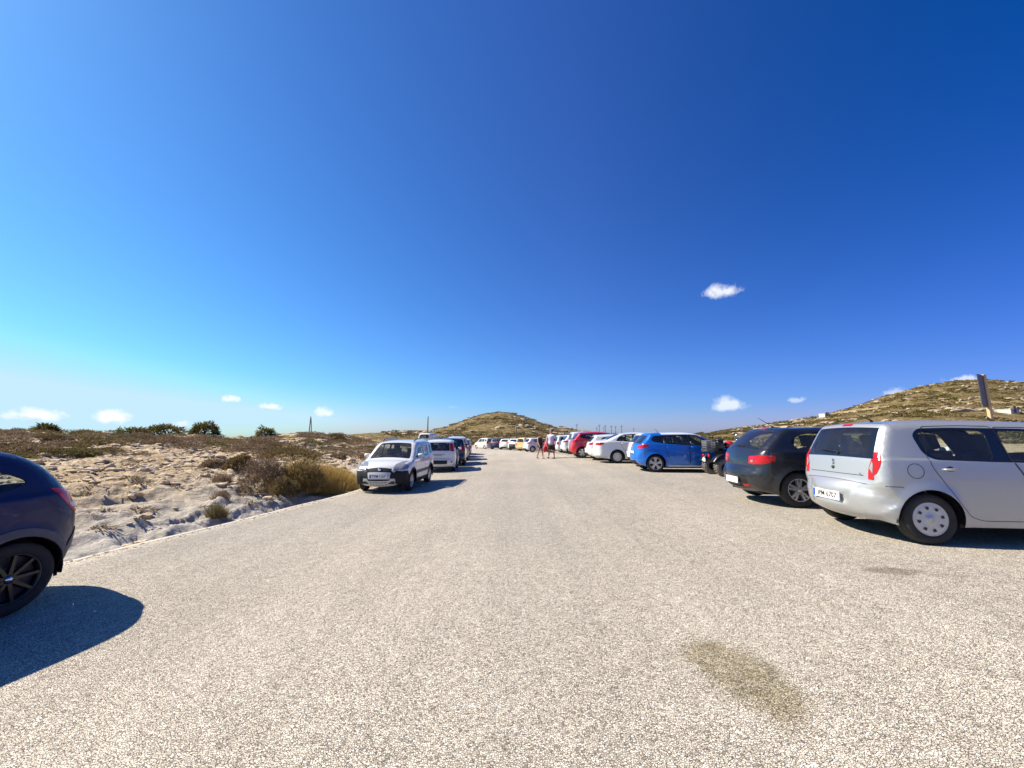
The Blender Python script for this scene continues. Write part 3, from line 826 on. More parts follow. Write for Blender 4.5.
def spec_sedan():
    tyre = .31; xr, xf = .99, 3.63
    win_r = rounded([(1.02, 1.10), (1.75, 1.06), (1.78, 1.40), (1.40, 1.375), (1.15, 1.27)], .05)
    win_f = rounded([(1.86, 1.055), (2.95, .99), (2.65, 1.23), (2.4, 1.37), (1.86, 1.40)], .05)
    trim = rounded([(.95, 1.085), (3.02, .965), (2.68, 1.25), (2.42, 1.395), (1.8, 1.43), (1.38, 1.40), (1.1, 1.28)], .05)
    door_r = rounded([(1.15, 1.08), (1.2, .85), (1.40, .6), (1.46, .32), (1.80, .32), (1.80, 1.45), (1.35, 1.42), (1.1, 1.3)], .04)
    door_f = rounded([(1.812, .32), (2.98, .32), (3.1, .6), (3.08, .94), (2.75, 1.24), (2.45, 1.42), (1.812, 1.45)], .04)
    lamp_s = [(-.1, .86), (.12, .86), (.36, .93), (.38, .99), (.1, 1.02), (-.1, 1.02)]
    return dict(
        outline=O_([(.16, .27, .16, .05), (.05, .34, .24, .08), (0, .5, .28, .10), (.02, .64, .26, .09), (.04, .80, .2, .07), (.07, .96, .16, .06), (.13, 1.05, .12, .04), (.30, 1.085, .12, .03), (.52, 1.12, .11, .04), (.9, 1.28, .09, .04), (1.25, 1.415, .1, .03), (1.7, 1.485, .12, .03), (2.2, 1.497, .12, .03), (2.6, 1.455, .11, .03), (2.85, 1.38, .1, .04), (3.2, 1.18, .09, .05), (3.5, 1.01, .1, .05), (3.65, .97, .12, .04), (4.0, .90, .14, .05), (4.3, .80, .18, .07), (4.45, .68, .22, .1), (4.52, .52, .26, .12), (4.53, .38, .25, .12), (4.48, .24, .2, .1)]),
        W=1.79, wheels=(xr, xf), tyre=tyre, belt=1.0, belt_slope=-.035, paint='white', tumble=.36, tr=.9, taper_r=.09, flare=.022, swage=.86, swage_slope=-.04, dash=3.2, seats=(1.65, 2.45), gap=.06,
        side=[('side_window', 'glass', -.006, win_r, 2), ('side_window', 'glass', -.006, win_f, 2), ('taillight', 'red_lamp', .004, lamp_s, 1),
              ('window_trim', 'gloss_black', -.001, trim, 1), ('lower_valance', 'silver_plastic', .003, [(-.1, .2), (.5, .2), (.48, .31), (-.1, .36)], 0), ('door', 'white', 0, door_r, 2), ('door', 'white', 0, door_f, 2)],
        top=[('rear_window', 'dark_glass', -.006, lambda h: rounded([(h.st(.56), -.88), (h.st(.56), .88), (h.st(1.18), .84), (h.st(1.18), -.84)], .08), 0),
             ('taillight', 'red_lamp', .004, rear_m(1, (.86, .62), (.86, 1.01), (1.0, 1.01), (.97, .62), r=.03), 1),
             ('taillight', 'red_lamp', .004, rear_m(-1, (.86, .62), (.86, 1.01), (1.0, 1.01), (.97, .62), r=.03), 1),
             ('lower_valance', 'silver_plastic', .003, lambda h: [(0, -1.01), (h.sr(.36), -1.01), (h.sr(.36), 1.01), (0, 1.01)], 0),
             ('windshield', 'glass', -.006, lambda h: rounded([(h.st(2.88), -.9), (h.st(2.88), .9), (h.st(3.48), .96), (h.st(3.48), -.96)], .08), 0),
             ('headlight', 'white_lamp', .003, front_m(1, (.62, .6), (.62, 1.01), (.76, 1.01), (.70, .6), r=.03), 1),
             ('headlight', 'white_lamp', .003, front_m(-1, (.62, .6), (.62, 1.01), (.76, 1.01), (.70, .6), r=.03), 1)],
        seams=[(door_r, True), (door_f, True)], top_seams=[lambda h: [(h.st(.5), -.9), (h.st(.5), .9)], lambda h: [(h.sr(.72), -.9), (h.sr(.72), .9)]])

def spec_box(paint='white', cross=False, L=3.68, H=1.55, W=1.65, pillar_lamps=False, rl=(.66, .86)):
    """tall square city car: the crossover version has black cladding and a pale skid plate"""
    k = L / 3.68; kz = H / 1.58
    tyre = .31 if cross else .29; xr, xf = .66 * k, 2.96 * k
    def X(p): return [(x * k, z * kz if z > .6 else z) for x, z in p]
    ol = [(.13, .28, .12, .04), (.04, .34, .16, .05), (0, .46, .18, .06), (.01, .60, .16, .05), (.04, .68, .12, .05), (.05, .9, .11, .045), (.07, 1.02, .10, .04), (.14, 1.40, .09, .04), (.18, 1.50, .09, .03), (.27, 1.545, .09, .025), (.6, 1.57, .11, .03), (1.2, 1.58, .12, .03), (1.8, 1.56, .11, .03), (2.15, 1.49, .1, .035), (2.5, 1.23, .08, .05), (2.84, 1.0, .1, .05), (2.96, .955, .12, .04), (3.25, .91, .14, .05), (3.47, .84, .16, .06), (3.59, .75, .18, .08), (3.65, .62, .2, .09), (3.68, .48, .22, .10), (3.67, .34, .22, .10), (3.6, .26, .18, .08)]
    ol = [(x * k, (z * kz if z > .6 else z), r, c) for x, z, r, c in ol]
    win_q = rounded(X([(.24, 1.10), (.62, 1.07), (.64, 1.42), (.34, 1.40)]), .06)
    win_r = rounded(X([(.80, 1.05), (1.42, 1.03), (1.42, 1.44), (.82, 1.44)]), .05)
    win_f = rounded(X([(1.50, 1.02), (2.50, .99), (2.10, 1.36), (1.95, 1.44), (1.50, 1.44)]), .05)
    trim = None
    door_r = rounded(X([(.72, 1.03), (.78, .8), (1.02, .55), (1.08, .32), (1.45, .32), (1.45, 1.48), (.76, 1.48)]), .05)
    door_f = rounded(X([(1.462, .32), (2.46, .32), (2.58, .6), (2.60, .97), (2.2, 1.36), (2.0, 1.475), (1.462, 1.48)]), .05)
    side = [('side_window', 'glass', -.006, win_q, 2), ('side_window', 'glass', -.006, win_r, 2), ('side_window', 'glass', -.006, win_f, 2)]
    Ra = tyre + .05
    if pillar_lamps:
        side.append(('taillight', 'red_lamp', .004, X([(-.1, 1.02), (.16, 1.02), (.23, 1.42), (-.1, 1.42)]), 1))
    else:
        side.append(('taillight', 'red_lamp', .004, X([(-.1, rl[0]), (.15, rl[0]), (.17, rl[1]), (-.1, rl[1])]), 1))
    if cross:
        side += [('headlight', 'white_lamp', .004, X([(3.30, .80), (3.44, .71), (3.9, .71), (3.9, .90), (3.38, .90)]), 1),
                 ('cladding', 'black', .006, ring(xr, tyre, Ra, .06), 1), ('cladding', 'black', .006, ring(xf, tyre, Ra, .06), 1),
                 ('cladding', 'black', .006, [(xr + Ra + .03, .1), (xf - Ra - .03, .1), (xf - Ra - .03, .34), (xr + Ra + .03, .34)], 1),
                 ('side_moulding', 'grey_plastic', .012, X([(.98, .50), (2.5, .50), (2.5, .60), (.98, .60)]), 1),
                 ('cladding', 'black', .006, [(xf + Ra - .01, .1), (4, .1), (4, .66), (3.42, .66), (3.3, .5)], 1),
                 ('cladding', 'black', .006, [(-.1, .1), (xr - Ra + .01, .1), (xr - Ra, .45), (-.1, .5)], 1)]
    else:
        side += [('headlight', 'white_lamp', .004, X([(3.26, .74), (3.42, .62), (3.9, .62), (3.9, .90), (3.36, .90)]), 1)]
    side += [('door', paint, 0, door_r, 2), ('door', paint, 0, door_f, 2)]
    z_ = lambda z: z * kz if z > .6 else z
    top = [('rear_window', 'dark_glass', -.006, rear((z_(1.04), -.94 if not pillar_lamps else -.86), (z_(1.04), .94 if not pillar_lamps else .86), (z_(1.44), .86), (z_(1.44), -.86), r=.06), 0)]
    if pillar_lamps:
        for s_ in (1, -1): top.append(('taillight', 'red_lamp', .004, rear_m(s_, (z_(1.02), .88), (z_(1.02), 1.01), (z_(1.42), 1.01), (z_(1.42), .88), r=.02), 1))
        top.append(('bumper_strip', 'black', .004, rear((.40, -.72), (.40, .86), (.56, .86), (.56, -.72), r=.03), 0))
    else:
        for s_ in (1, -1): top.append(('taillight', 'red_lamp', .004, rear_m(s_, (z_(rl[0]), .80), (z_(rl[0]), 1.01), (z_(rl[1]), 1.01), (z_(rl[1]), .80), r=.02), 1))
    top.append(('windshield', 'glass', -.006, lambda h: rounded([(h.st(2.16 * k), -.9), (h.st(2.16 * k), .9), (h.st(2.84 * k), .96), (h.st(2.84 * k), -.96)], .08), 0))
    if cross:
        top.append(('skid_plate', 'silver_plastic', .014, front((.255, -.88), (.255, .88), (.36, .985), (.44, .95), (.44, .70), (.39, .62), (.39, -.62), (.44, -.70), (.44, -.95), (.36, -.985), r=.03), 0))
        for s_ in (1, -1):
            top += [('headlight', 'white_lamp', .004, front_m(s_, (.73, .70), (.66, .80), (.66, 1.01), (.93, 1.01), (.90, .84), (.82, .70), r=.04), 1),
                    ('bumper_corner', 'black', .006, front_m(s_, (.27, .97), (.27, 1.01), (.72, 1.01), (.66, .80), (.60, .66), (.40, .66), (.40, .80), r=.01), 1)]
        top += [('grille', 'black', .004, front((.60, -.70), (.60, .70), (.70, .74), (.72, .0), (.70, -.74), r=.03), 0),
                ('lower_grille', 'black', .002, front((.385, -.66), (.385, .66), (.425, .70), (.425, -.70), r=.01), 0),
                ('skid_plate', 'silver_plastic', .014, front((.255, -.88), (.255, .88), (.36, .985), (.44, .95), (.44, .70), (.39, .62), (.39, -.62), (.44, -.70), (.44, -.95), (.36, -.985), r=.03), 0),
                ('front_bumper', 'offwhite', .01, front((.425, -.62), (.425, .62), (.60, .66), (.60, -.66), r=.02), 0)]
    else:
        top.append(('grille', 'black', .003, front((.30, -.6), (.30, .6), (.45, .66), (.45, -.66), r=.03), 0))
        for s_ in (1, -1): top.append(('headlight', 'white_lamp', .004, front_m(s_, (.62, .62), (.62, 1.01), (.90 * kz, 1.01), (.86 * kz, .8), r=.04), 1))
    return dict(outline=ol, W=W, wheels=(xr, xf), tyre=tyre, belt=1.0 * kz, belt_slope=-.01, paint=paint, tumble=.22, tr=.4, taper_r=.03, tf=.7, taper_f=.09, flare=.03 if cross else .018, swage=0, dash=2.5 * k, seats=(1.1, 1.85), side=side, top=top, seams=[(door_r, True), (door_f, True)],
                top_seams=[lambda h: [(h.sr(.64 * kz), -.9), (h.sr(.64 * kz), .9)], lambda h: [(h.st(3.5 * k), -.78), (h.st(2.9 * k), -.86)], lambda h: [(h.st(3.5 * k), .78), (h.st(2.9 * k), .86)]])

def spec_tail():     # deep blue car at the frame's edge: short round tail, grey arches, dark rims
    tyre = .325; xr, xf = .64, 3.13
    win = rounded([(.56, 1.20), (.74, 1.12), (1.2, 1.07), (1.5, 1.06), (1.5, 1.40), (1.05, 1.38), (.74, 1.30)], .08)
    win_f = rounded([(1.6, 1.03), (2.7, .99), (2.2, 1.36), (1.6, 1.38)], .05)
    door_f = rounded([(1.55, .34), (2.75, .34), (2.82, .6), (2.82, .97), (2.3, 1.4), (1.55, 1.42)], .04)
    Ra = tyre + .05
    lamp_s = [(-.1, .84), (.16, .84), (.25, .92), (.42, 1.12), (.22, 1.09), (-.1, 1.0)]
    lampw = [(-.1, .90), (.20, .90), (.25, .95), (-.1, .96)]
    return dict(
        outline=O_([(.22, .30, .2, .05), (.12, .36, .3, .08), (.05, .46, .34, .10), (.02, .60, .36, .12), (.03, .74, .34, .12), (.06, .86, .3, .10), (.13, 1.0, .26, .09), (.22, 1.13, .22, .08), (.36, 1.30, .18, .07), (.52, 1.42, .15, .05), (.72, 1.50, .14, .04), (1.1, 1.55, .14, .03), (1.6, 1.54, .14, .03), (2.0, 1.50, .13, .03), (2.4, 1.32, .1, .05), (2.85, 1.03, .1, .05), (3.2, .97, .14, .05), (3.5, .88, .2, .08), (3.68, .7, .24, .1), (3.72, .5, .25, .11), (3.68, .28, .2, .08)]),
        W=1.70, wheels=(xr, xf), tyre=tyre, belt=1.02, belt_slope=-.03, paint='deepblue', tumble=.32, tr=.9, taper_r=.10, flare=.03, swage=0, dash=2.4, seats=(1.1, 1.8), sill=.24,
        side=[('side_window', 'glass', -.006, win, 2), ('side_window', 'glass', -.006, win_f, 2), ('reversing_light', 'plate', .006, lampw, 1), ('taillight', 'bright_red_lamp', .004, lamp_s, 1),
              ('cladding', 'dusty_plastic', .008, ring(xr, tyre, Ra, .07), 1), ('cladding', 'dusty_plastic', .008, [(-.1, .1), (.4, .1), (.24, .50), (.12, .66), (-.1, .70)], 1),
              ('cladding', 'dusty_plastic', .008, ring(xf, tyre, Ra, .07), 1), ('cladding', 'dusty_plastic', .008, [(xr + Ra, .1), (xf - Ra, .1), (xf - Ra, .34), (xr + Ra, .34)], 1), ('door', 'deepblue', 0, door_f, 2)],
        top=[('rear_window', 'glass', -.006, rear((1.08, -.9), (1.08, .9), (1.36, .8), (1.36, -.8), r=.08), 0),
             ('cladding', 'dusty_plastic', .008, lambda h: [(0, -1.01), (h.sr(.66), -1.01), (h.sr(.66), 1.01), (0, 1.01)], 1),
             ('taillight', 'bright_red_lamp', .004, rear_m(1, (.86, .8), (.86, 1.01), (1.06, 1.01), (1.06, .9), r=.02), 1),
             ('taillight', 'bright_red_lamp', .004, rear_m(-1, (.86, .8), (.86, 1.01), (1.06, 1.01), (1.06, .9), r=.02), 1),
             ('windshield', 'glass', -.006, lambda h: rounded([(h.st(2.02), -.9), (h.st(2.02), .9), (h.st(2.82), .96), (h.st(2.82), -.96)], .08), 0)],
        seams=[([(.64, 1.19), (.42, .98), (.30, .90)], False)], top_seams=[])

# ------------------------------------------------------------------ ground heights
EDGE = np.array([(-6, -7.4), (2, -6.35), (5.4, -5.85), (6.7, -5.6), (7.65, -5.4), (11.5, -4.75), (14, -4.65), (20, -4.7), (28, -5.2), (36, -6.2), (45, -8.0), (55, -10.6), (64, -13.5), (90, -20)])
def XL(y): return np.interp(y, EDGE[:, 0], EDGE[:, 1])
REDGE = np.array([(-6, 13.5), (24, 13.0), (34, 11.5), (42, 8.8), (50, 5.2), (58, .5), (66, -7), (90, -25)])
def XR(y): return np.interp(y, REDGE[:, 0], REDGE[:, 1])
YEND = 66.0
def lot(x, y):
    x = np.asarray(x, float); y = np.asarray(y, float)
    pl = (.24 - .07 * sst(y, 6, 14)) * (1 - sst(y, 27, 42))
    g = pl * sst(x, .3, 4.7) - .14 * sst(-x, .3, 3.2) * (1 - sst(y, 30, 45)) - .30 * sst(y, 28, 62)
    return g

# ------------------------------------------------------------------ put the cars
def wheels4(root, sp, style, lod, rim_r=None, w=.185, steer=0):
    for x in sp['wheels']:
        for s_ in (-1, 1):
            wh = make_wheel(root, x, s_ * (sp['W'] / 2 - w / 2 - .025), s_, sp['tyre'], w, style, lod, rim_r)
            if steer and x > 1.5: wh.rotation_euler = (0, 0, steer)
            wh_spin = random.random() * 6
def car(sp, label, cat, wheel_px, which, phi, style='cover', lod=1, res=.06, ground_z=None, xy=None, group=None, name='parked_car', rim_r=None, gz=0, steer=0, size=1.0):
    """which = (rear/front wheel index, side sign) of the wheel standing on the pixel"""
    root = empty(name); tag(root, label, cat, group)
    h, objs = build_car(sp, root, res, lod)
    wheels4(root, sp, style, lod, rim_r, steer=steer)
    xw = sp['wheels'][which[0]]; yw = which[1] * (sp['W'] / 2 - .06)
    if xy is None:
        z = 0
        for _ in range(12):
            p = on_z(wheel_px[0], wheel_px[1], z); z = float(lot(p[0], p[1])) + gz
        xy = (p[0], p[1])
    else:
        z = float(lot(*xy)) + gz
    place(root, xy, z + .002, xw * size, yw * size, R(phi)); root.scale = (size, size, size)
    return root, h, objs
def door_of(objs, sgn, k):
    ds = sorted([(spl, o) for o, spl in objs.get('door', []) if (spl > 0) == (sgn > 0)], key=lambda t: abs(t[0]))
    return ds[k][1]
# 1 silver hatch, nearest on the right
def badge(root, txt, x, y, z, size, mat='chrome', facing=-1, name='emblem'):
    o = plate_text(txt, size, root, (x, y, z), (R(90), 0, R(-90) if facing < 0 else R(90)), mat); o.name = name; o.data.name = name
    return o
G_R = 'cars parked in the right-hand row'; G_L = 'cars parked along the left edge of the lot'
sp = spec_mini()
root, h, ob = car(sp, 'silver grey small hatchback nearest on the right, rear towards the camera, with eight-hole wheel covers', 'car', (932.5, 545), (0, -1), -6, 'cover', 0, .036, group=G_R)
silver_car = root
add_plate(root, hull_x(h, .47, -1), .47, -1, 'IPM 6707', tilt=3, y=.0)
for s_ in (-1, 1):
    for k, (hx, hz) in enumerate(((.82, .865), (1.82, .85))): add_handle(door_of(ob, s_, k), h, hx, hz, s_, 'silver')
    add_mirror(root, h, 2.30, .98, s_, 'silver')
antenna(root, h, .62, .22, 62); wiper(root, h, 1.0)
pz = h.strip_pt([h.sr(.90)], [0])[0]; badge(root, 'S', pz[0] - .008, 0, .905, .10)
pz = h.strip_pt([h.sr(.84)], [0])[0]
mb = MB(); mb.lathe([(0.001, -.016), (.02, -.014), (.026, 0)], 14, c=(pz[0] - .002, 0, .835), axis='x'); mb.build('tailgate_lock', M['ink'], root)
pz = h.strip_pt([h.sr(.80)], [-.5])[0]; badge(root, 'mii', pz[0] - .006, -.47, .785, .035, name='model_badge')
# inserts of the tail lamps
def lamp_inserts(ob, h, quads):
    for tl, s_ in ob['taillight']:
        for name, mt, pts in quads:
            q = []
            for (z, t) in pts:
                p = h.strip_pt([h.sr(z)], [t * s_])[0]; q.append((p[0] - .0075, p[1], p[2]))
            mb = MB(); mb.add(q, [(0, 1, 2, 3) if s_ < 0 else (3, 2, 1, 0)]); mb.build(name, M[mt], tl)
for tl, spl in ob['taillight']:
    s_ = spl
    mb = MB(); q = []
    for (z, t) in ((.86, .91), (.80, .985), (.92, .985), (.95, .96)):
        p = h.strip_pt([h.sr(z)], [t * s_])[0]; q.append((p[0] - .008, p[1], p[2]))
    mb.add(q, [(0, 1, 2, 3) if s_ < 0 else (3, 2, 1, 0)]); mb.build('lamp_insert', M['white_lamp'], tl)

# 2 dark raked hatch
sp = spec_coupe_hatch()
root, h, ob = car(sp, 'near-black three-door hatchback with raked tailgate and multi-spoke alloys, beside the silver hatchback', 'car', (801, 508), (0, -1), -5, 'multi', 0, .042, group=G_R)
add_plate(root, hull_x(h, .42, -1) - .022, .42, -1, None, tilt=3)
for s_ in (-1, 1):
    add_handle(door_of(ob, s_, 0), h, 1.56, .86, s_, 'navy'); add_mirror(root, h, 2.66, .97, s_, 'navy')
antenna(root, h, .80, .34, 55); wiper(root, h, 1.015)
pz = h.strip_pt([h.sr(.84)], [0])[0]; badge(root, 'S', pz[0] - .008, 0, .84, .10)

lamp_inserts(ob, h, [('reversing_light', 'white_lamp', [(.815, .80), (.775, .80), (.775, .90), (.815, .90)]), ('lamp_insert', 'bright_red_lamp', [(.875, .76), (.83, .74), (.83, .95), (.885, .96)]), ('lens_rib', 'ink', [(.826, .73), (.820, .73), (.820, .97), (.826, .97)])])

# 3 bright blue hatch
sp = spec_hatch('blue', roof='white', sill='white')  # white on the roof paints in the sky's reflection on blue metal
root, h, ob = car(sp, 'bright blue five-door hatchback with painted sky sheen on roof and black and silver split-spoke wheels', 'car', (656, 472.3), (0, -1), -4, 'split', 1, .05, group=G_R, rim_r=.235)
add_plate(root, hull_x(h, .70, -1), .70, -1, None, w=.5)
for s_ in (-1, 1):
    for k, hx in enumerate((1.12, 2.0)): add_handle(door_of(ob, s_, k), h, hx, .93, s_, 'blue')
    add_mirror(root, h, 2.72, 1.0, s_, 'blue')
antenna(root, h, 1.0, .2, 40)
d = door_of(ob, -1, 1); yy = float(h.side_y(np.array([[2.45, .66]]))[0])
mb = MB(); mb.box((2.28, -(yy + .004), .74), (2.68, -(yy + .001), .87)); mb.build('sticker', M['plate'], d)

# 4 white sedan
root, h, ob = car(spec_sedan(), 'white four-door sedan with silver lower bumper, beside the red hatchback', 'car', (617.5, 463.3), (0, -1), -2, 'cover', 1, .06, group=G_R)
add_plate(root, hull_x(h, .62, -1), .62, -1, None)
for s_ in (-1, 1):
    for k, hx in enumerate((1.30, 2.0)): add_handle(door_of(ob, s_, k), h, hx, .96, s_, 'white')
    add_mirror(root, h, 2.93, 1.03, s_, 'white')

# right row going away: (spec, label, tail x, near-side y, heading, wheels)
ROW = [
 (spec_hatch('white', 3.7, 1.47, 1.66, .29, cpillar=False), 'small white hatchback squeezed between the white sedan and the bright blue hatchback', 5.25, 16.9, -2, 'cover'),
 (spec_hatch('white', 3.6, 1.40, 1.62, .28, cpillar=False), 'low white hatchback mostly hidden between the white sedan and the red hatchback', 4.25, 21.8, -2, 'cover'),
 (spec_hatch('red', 4.1, 1.58, 1.76, .33), 'bright red high-sided hatchback with dark rear window and red tail', 3.65, 24.2, 0, 'fat'),
 (spec_box('white', L=4.1, H=1.70, W=1.76, rl=(.8, 1.1)), 'tall white car standing right behind the bright red hatchback', 3.95, 26.9, 0, 'cover'),
 (spec_hatch('white', 3.95, 1.52, 1.72, .31), 'white rounded hatchback two places beyond the bright red hatchback', 3.75, 29.6, 2, 'cover'),
 (spec_box('white', L=3.9, H=1.55, W=1.7, rl=(.75, 1.0)), 'white square-backed car third beyond the red hatchback', 3.6, 32.6, 4, 'cover'),
 (spec_hatch('red', 3.9, 1.5, 1.7, .30, cpillar=False), 'dull red hatchback half hidden behind the two walking people', 2.9, 35.6, 8, 'cover'),
 (spec_hatch('white', 3.9, 1.5, 1.7, .31, cpillar=False), 'white hatchback with dark side glass just left of the woman in black', 1.15, 38.2, 20, 'cover'),
 (spec_box('beige', L=3.7, H=1.58), 'sand-coloured square car in the far row between two white cars', .75, 42.2, 38, 'cover'),
 (spec_hatch('white', 3.9, 1.5, 1.7, .30), 'white hatchback with a black lower tail in the middle of the far row', -.1, 45.2, 52, 'cover'),
 (spec_hatch('offwhite', 3.8, 1.5, 1.68, .30, cpillar=False), 'dull white hatchback between the dark blue car and the black-tailed white one', -1.15, 48.3, 60, 'cover'),
 (spec_hatch('deepblue', 3.9, 1.5, 1.7, .30), 'dark blue car beside the white van at the far end of the row', -2.4, 51.5, 66, 'cover'),
]
for i, (sp, lab, tx, ny, phi, st) in enumerate(ROW):
    if i == 9:
        sp['top'] = [t for t in sp['top'] if t[0] != 'lower_valance']
        sp['top'].insert(0, ('lower_valance', 'black', .004, rear((.25, -1.01), (.25, 1.01), (.80, .9), (.80, -.9), r=.04), 0))
    c, s = math.cos(R(phi)), math.sin(R(phi))
    wd = sp['W'] / 2
    xw = sp['wheels'][0]
    cx, cy = tx, ny + wd                        # centre of the tail
    wx, wy = cx + c * xw + s * (wd - .06), cy + s * xw - c * (wd - .06)
    root, h, ob = car(sp, lab, 'car', None, (0, -1), phi, st, 2 if i > 6 else 1, .085 if i < 7 else .12, xy=(wx, wy), group=G_R, size=.95 if i in (3, 4, 5) else (.91 if i > 5 else 1.0))
    if i < 8:
        add_plate(root, hull_x(h, .60, -1), .60, -1, None)
        for s_ in (-1, 1): add_mirror(root, h, h.O[:, 0].max() - 1.28, 1.02, s_, sp['paint'])
# van at the far end, side on
sp = spec_box('offwhite', L=4.0, H=1.75, W=1.75, rl=(.8, 1.1))
car(sp, 'pale tall van at the far end of the row in front of the brown hill', 'van', None, (0, 1), 128, 'cover', 2, .12, xy=(-3.7, 54.0), size=.85, group=G_R, name='parked_van')

# left row
sp = spec_box('white', cross=True)
root, h, ob = car(sp, 'white crossover city car with black cladding and roof rails, first in the left row', 'car', (410.8, 490.4), (1, 1), -92, 'multi', 0, .042, size=.955, group=G_L, rim_r=.2)
pf = h.strip_pt([h.sf(.50)], [0])[0]
add_plate(root, hull_x(h, .51, 1) + .012, .51, 1, 'YYM 1167', tilt=-3)
for s_ in (-1, 1):
    for k, hx in enumerate((.92, 1.64)): add_handle(door_of(ob, s_, k), h, hx, .93, s_, 'gloss_black' if False else 'white')
    add_mirror(root, h, 2.44, 1.02, s_, 'white')
    mb = MB()
    pts = [(x, (float(h.side_y(np.array([[x, 1.50]]))[0]) - .05) * s_, z) for x, z in ((.3, 1.545), (.42, 1.60), (1.1, 1.63), (1.8, 1.60), (1.98, 1.53))]
    mb.tube(pts, .018, 8); mb.build('roof_rail', M['gloss_black'], root)
    p = h.strip_pt([h.sf(.66)], [.76 * s_])[0]
    mb = MB(); mb.lathe([(0.001, .028), (.05, .025), (.062, .01), (.066, -.02)], 20, c=tuple(p), axis='x'); mb.build('round_lamp', M['white_lamp'], root)
    p = h.strip_pt([h.sf(.345)], [.72 * s_])[0]
    mb = MB(); mb.box((p[0] - .02, p[1] - .12, p[2] - .045), (p[0] + .022, p[1] + .12, p[2] + .035)); mb.build('fog_lamp', M['ink'], root, bevel=.02)
for row, n in ((.355, 6), (.315, 6)):
    for k in range(n):
        p = h.strip_pt([h.sf(row)], [(-.42 + .84 * k / (n - 1)) ])[0]
        mb = MB(); mb.box((p[0] - .02, p[1] - .035, p[2] - .012), (p[0] + .018, p[1] + .035, p[2] + .012)); mb.build('skid_slot', M['ink'], [o for o, _ in ob['skid_plate']][0])
p = h.strip_pt([h.sf(.675)], [0])[0]
mb = MB(); mb.lathe([(0.001, .02), (.045, .019), (.052, .008), (.055, -.02)], 24, c=tuple(p), axis='x'); mb.build('emblem', M['chrome'], root)
wiper(root, h, 1.075, rear=False)
badge_o = None

sp = spec_box('white', pillar_lamps=True, H=1.54, L=3.54, W=1.58)
root, h, ob = car(sp, 'white tall hatchback with pillar tail lamps, second in the left row, tail towards camera', 'car', (454.5, 471.2), (0, -1), 94, 'cover', 1, .06, size=.94, group=G_L)
mb = MB()
p = h.strip_pt([h.sr(.86)], [0])[0]
mb.box((p[0] - .012, -.30, .83), (p[0], .26, .855)); mb.box((p[0] - .012, -.16, .775), (p[0], .2, .80)); mb.build('tailgate_lettering', M['grey_plastic'], root)
mb = MB(); mb.lathe([(0.001, -.03), (.035, -.028), (.04, 0)], 12, c=(-.045, -.62, .5), axis='x'); mb.build('fog_lamp', M['red_lamp'], root)
for s_ in (-1, 1): add_mirror(root, h, 2.35, 1.02, s_, 'white')
for (sp, lab, px, py, w, phi, nm) in [
    (spec_box('blackpaint', L=4.1, H=1.66, W=1.76, rl=(.85, 1.12)), 'black square-backed off-roader parked ahead of the white tall hatchback', 464.5, 465.2, -1, 95, 'parked_car'),
    (spec_box('offwhite', L=4.2, H=1.85, W=1.78, rl=(.8, 1.1)), 'pale tall van with dark rear glass, fourth in the left row', 467.5, 460.3, -1, 98, 'parked_van'),
    (spec_box('greypaint', L=3.9, H=1.5, W=1.7), 'grey car almost hidden beyond the pale tall van, its shadow on the gravel', 469.0, 457.3, -1, 100, 'parked_car'),
    (spec_box('white', L=3.9, H=1.55, W=1.7), 'white car at the far end of the left row, seen only by its shadow', 470.5, 454.5, -1, 102, 'parked_car')]:
    root, h, ob = car(sp, lab, 'van' if 'van' in nm else 'car', (px, py), (0, w), phi, 'cover', 1 if py > 464 else 2, .08 if py > 464 else .12, size=.9 if 'van' not in nm else .86, group=G_L, name=nm)
    if py > 464:
        mb = MB(); mb.lathe([(0.001, -.12), (.3, -.12), (.34, -.09), (.34, .0)], 24, c=(-.02, 0, .98), axis='x'); mb.build('spare_wheel', M['rubber'], root)
        for s_ in (-1, 1): add_mirror(root, h, 2.75, 1.08, s_, 'blackpaint')
# deep blue car cut by the frame
sp = spec_tail()
root, h, ob = car(sp, 'deep blue car cut off by the left edge, with dark rims and dusty grey arches', 'car', (17, 613), (0, -1), 0, 'thin', 0, .04, xy=(-4.75, 3.86), group=G_L, rim_r=.225)
blue_tail = root
place(root, (-4.65, 3.82), float(lot(-4.6, 3.8)) + .002, sp['wheels'][0], (sp['W'] / 2 - .06), R(-100))
# ------------------------------------------------------------------ terrain
SKY_L = np.array([(-60, 424), (0, 426), (60, 429), (110, 429), (160, 431), (200, 431), (235, 433), (262, 433), (285, 430), (310, 428.5), (345, 429), (365, 432), (378, 434.5), (400, 436), (440, 438)])
SKY_C = np.array([(300, 438), (380, 434.5), (400, 432.5), (430, 430), (450, 425), (468, 418.5), (485, 413.5), (500, 412), (515, 413.5), (535, 420), (555, 427), (580, 432), (600, 434.5), (660, 437), (700, 438)])
SKY_R = np.array([(560, 437), (660, 436), (690, 435), (727, 428.6), (760, 424.6), (814, 417), (855, 407), (881, 398), (922, 388), (959, 382.5), (982, 381.6), (1024, 384.3), (1100, 396), (1250, 425), (1500, 436)])
def elev(px, tab):
    """tangent-plane height above the horizon (m per metre of Y) for the skyline"""
    y = np.interp(px, tab[:, 0], tab[:, 1])
    v = (384 - y) / F
    return (SP + v * CP) / (CP - v * SP)
def px_of(X, Y):        # column in the photo of a far ground point
    return 512 + F * (X / np.maximum(Y, 1)) * CP
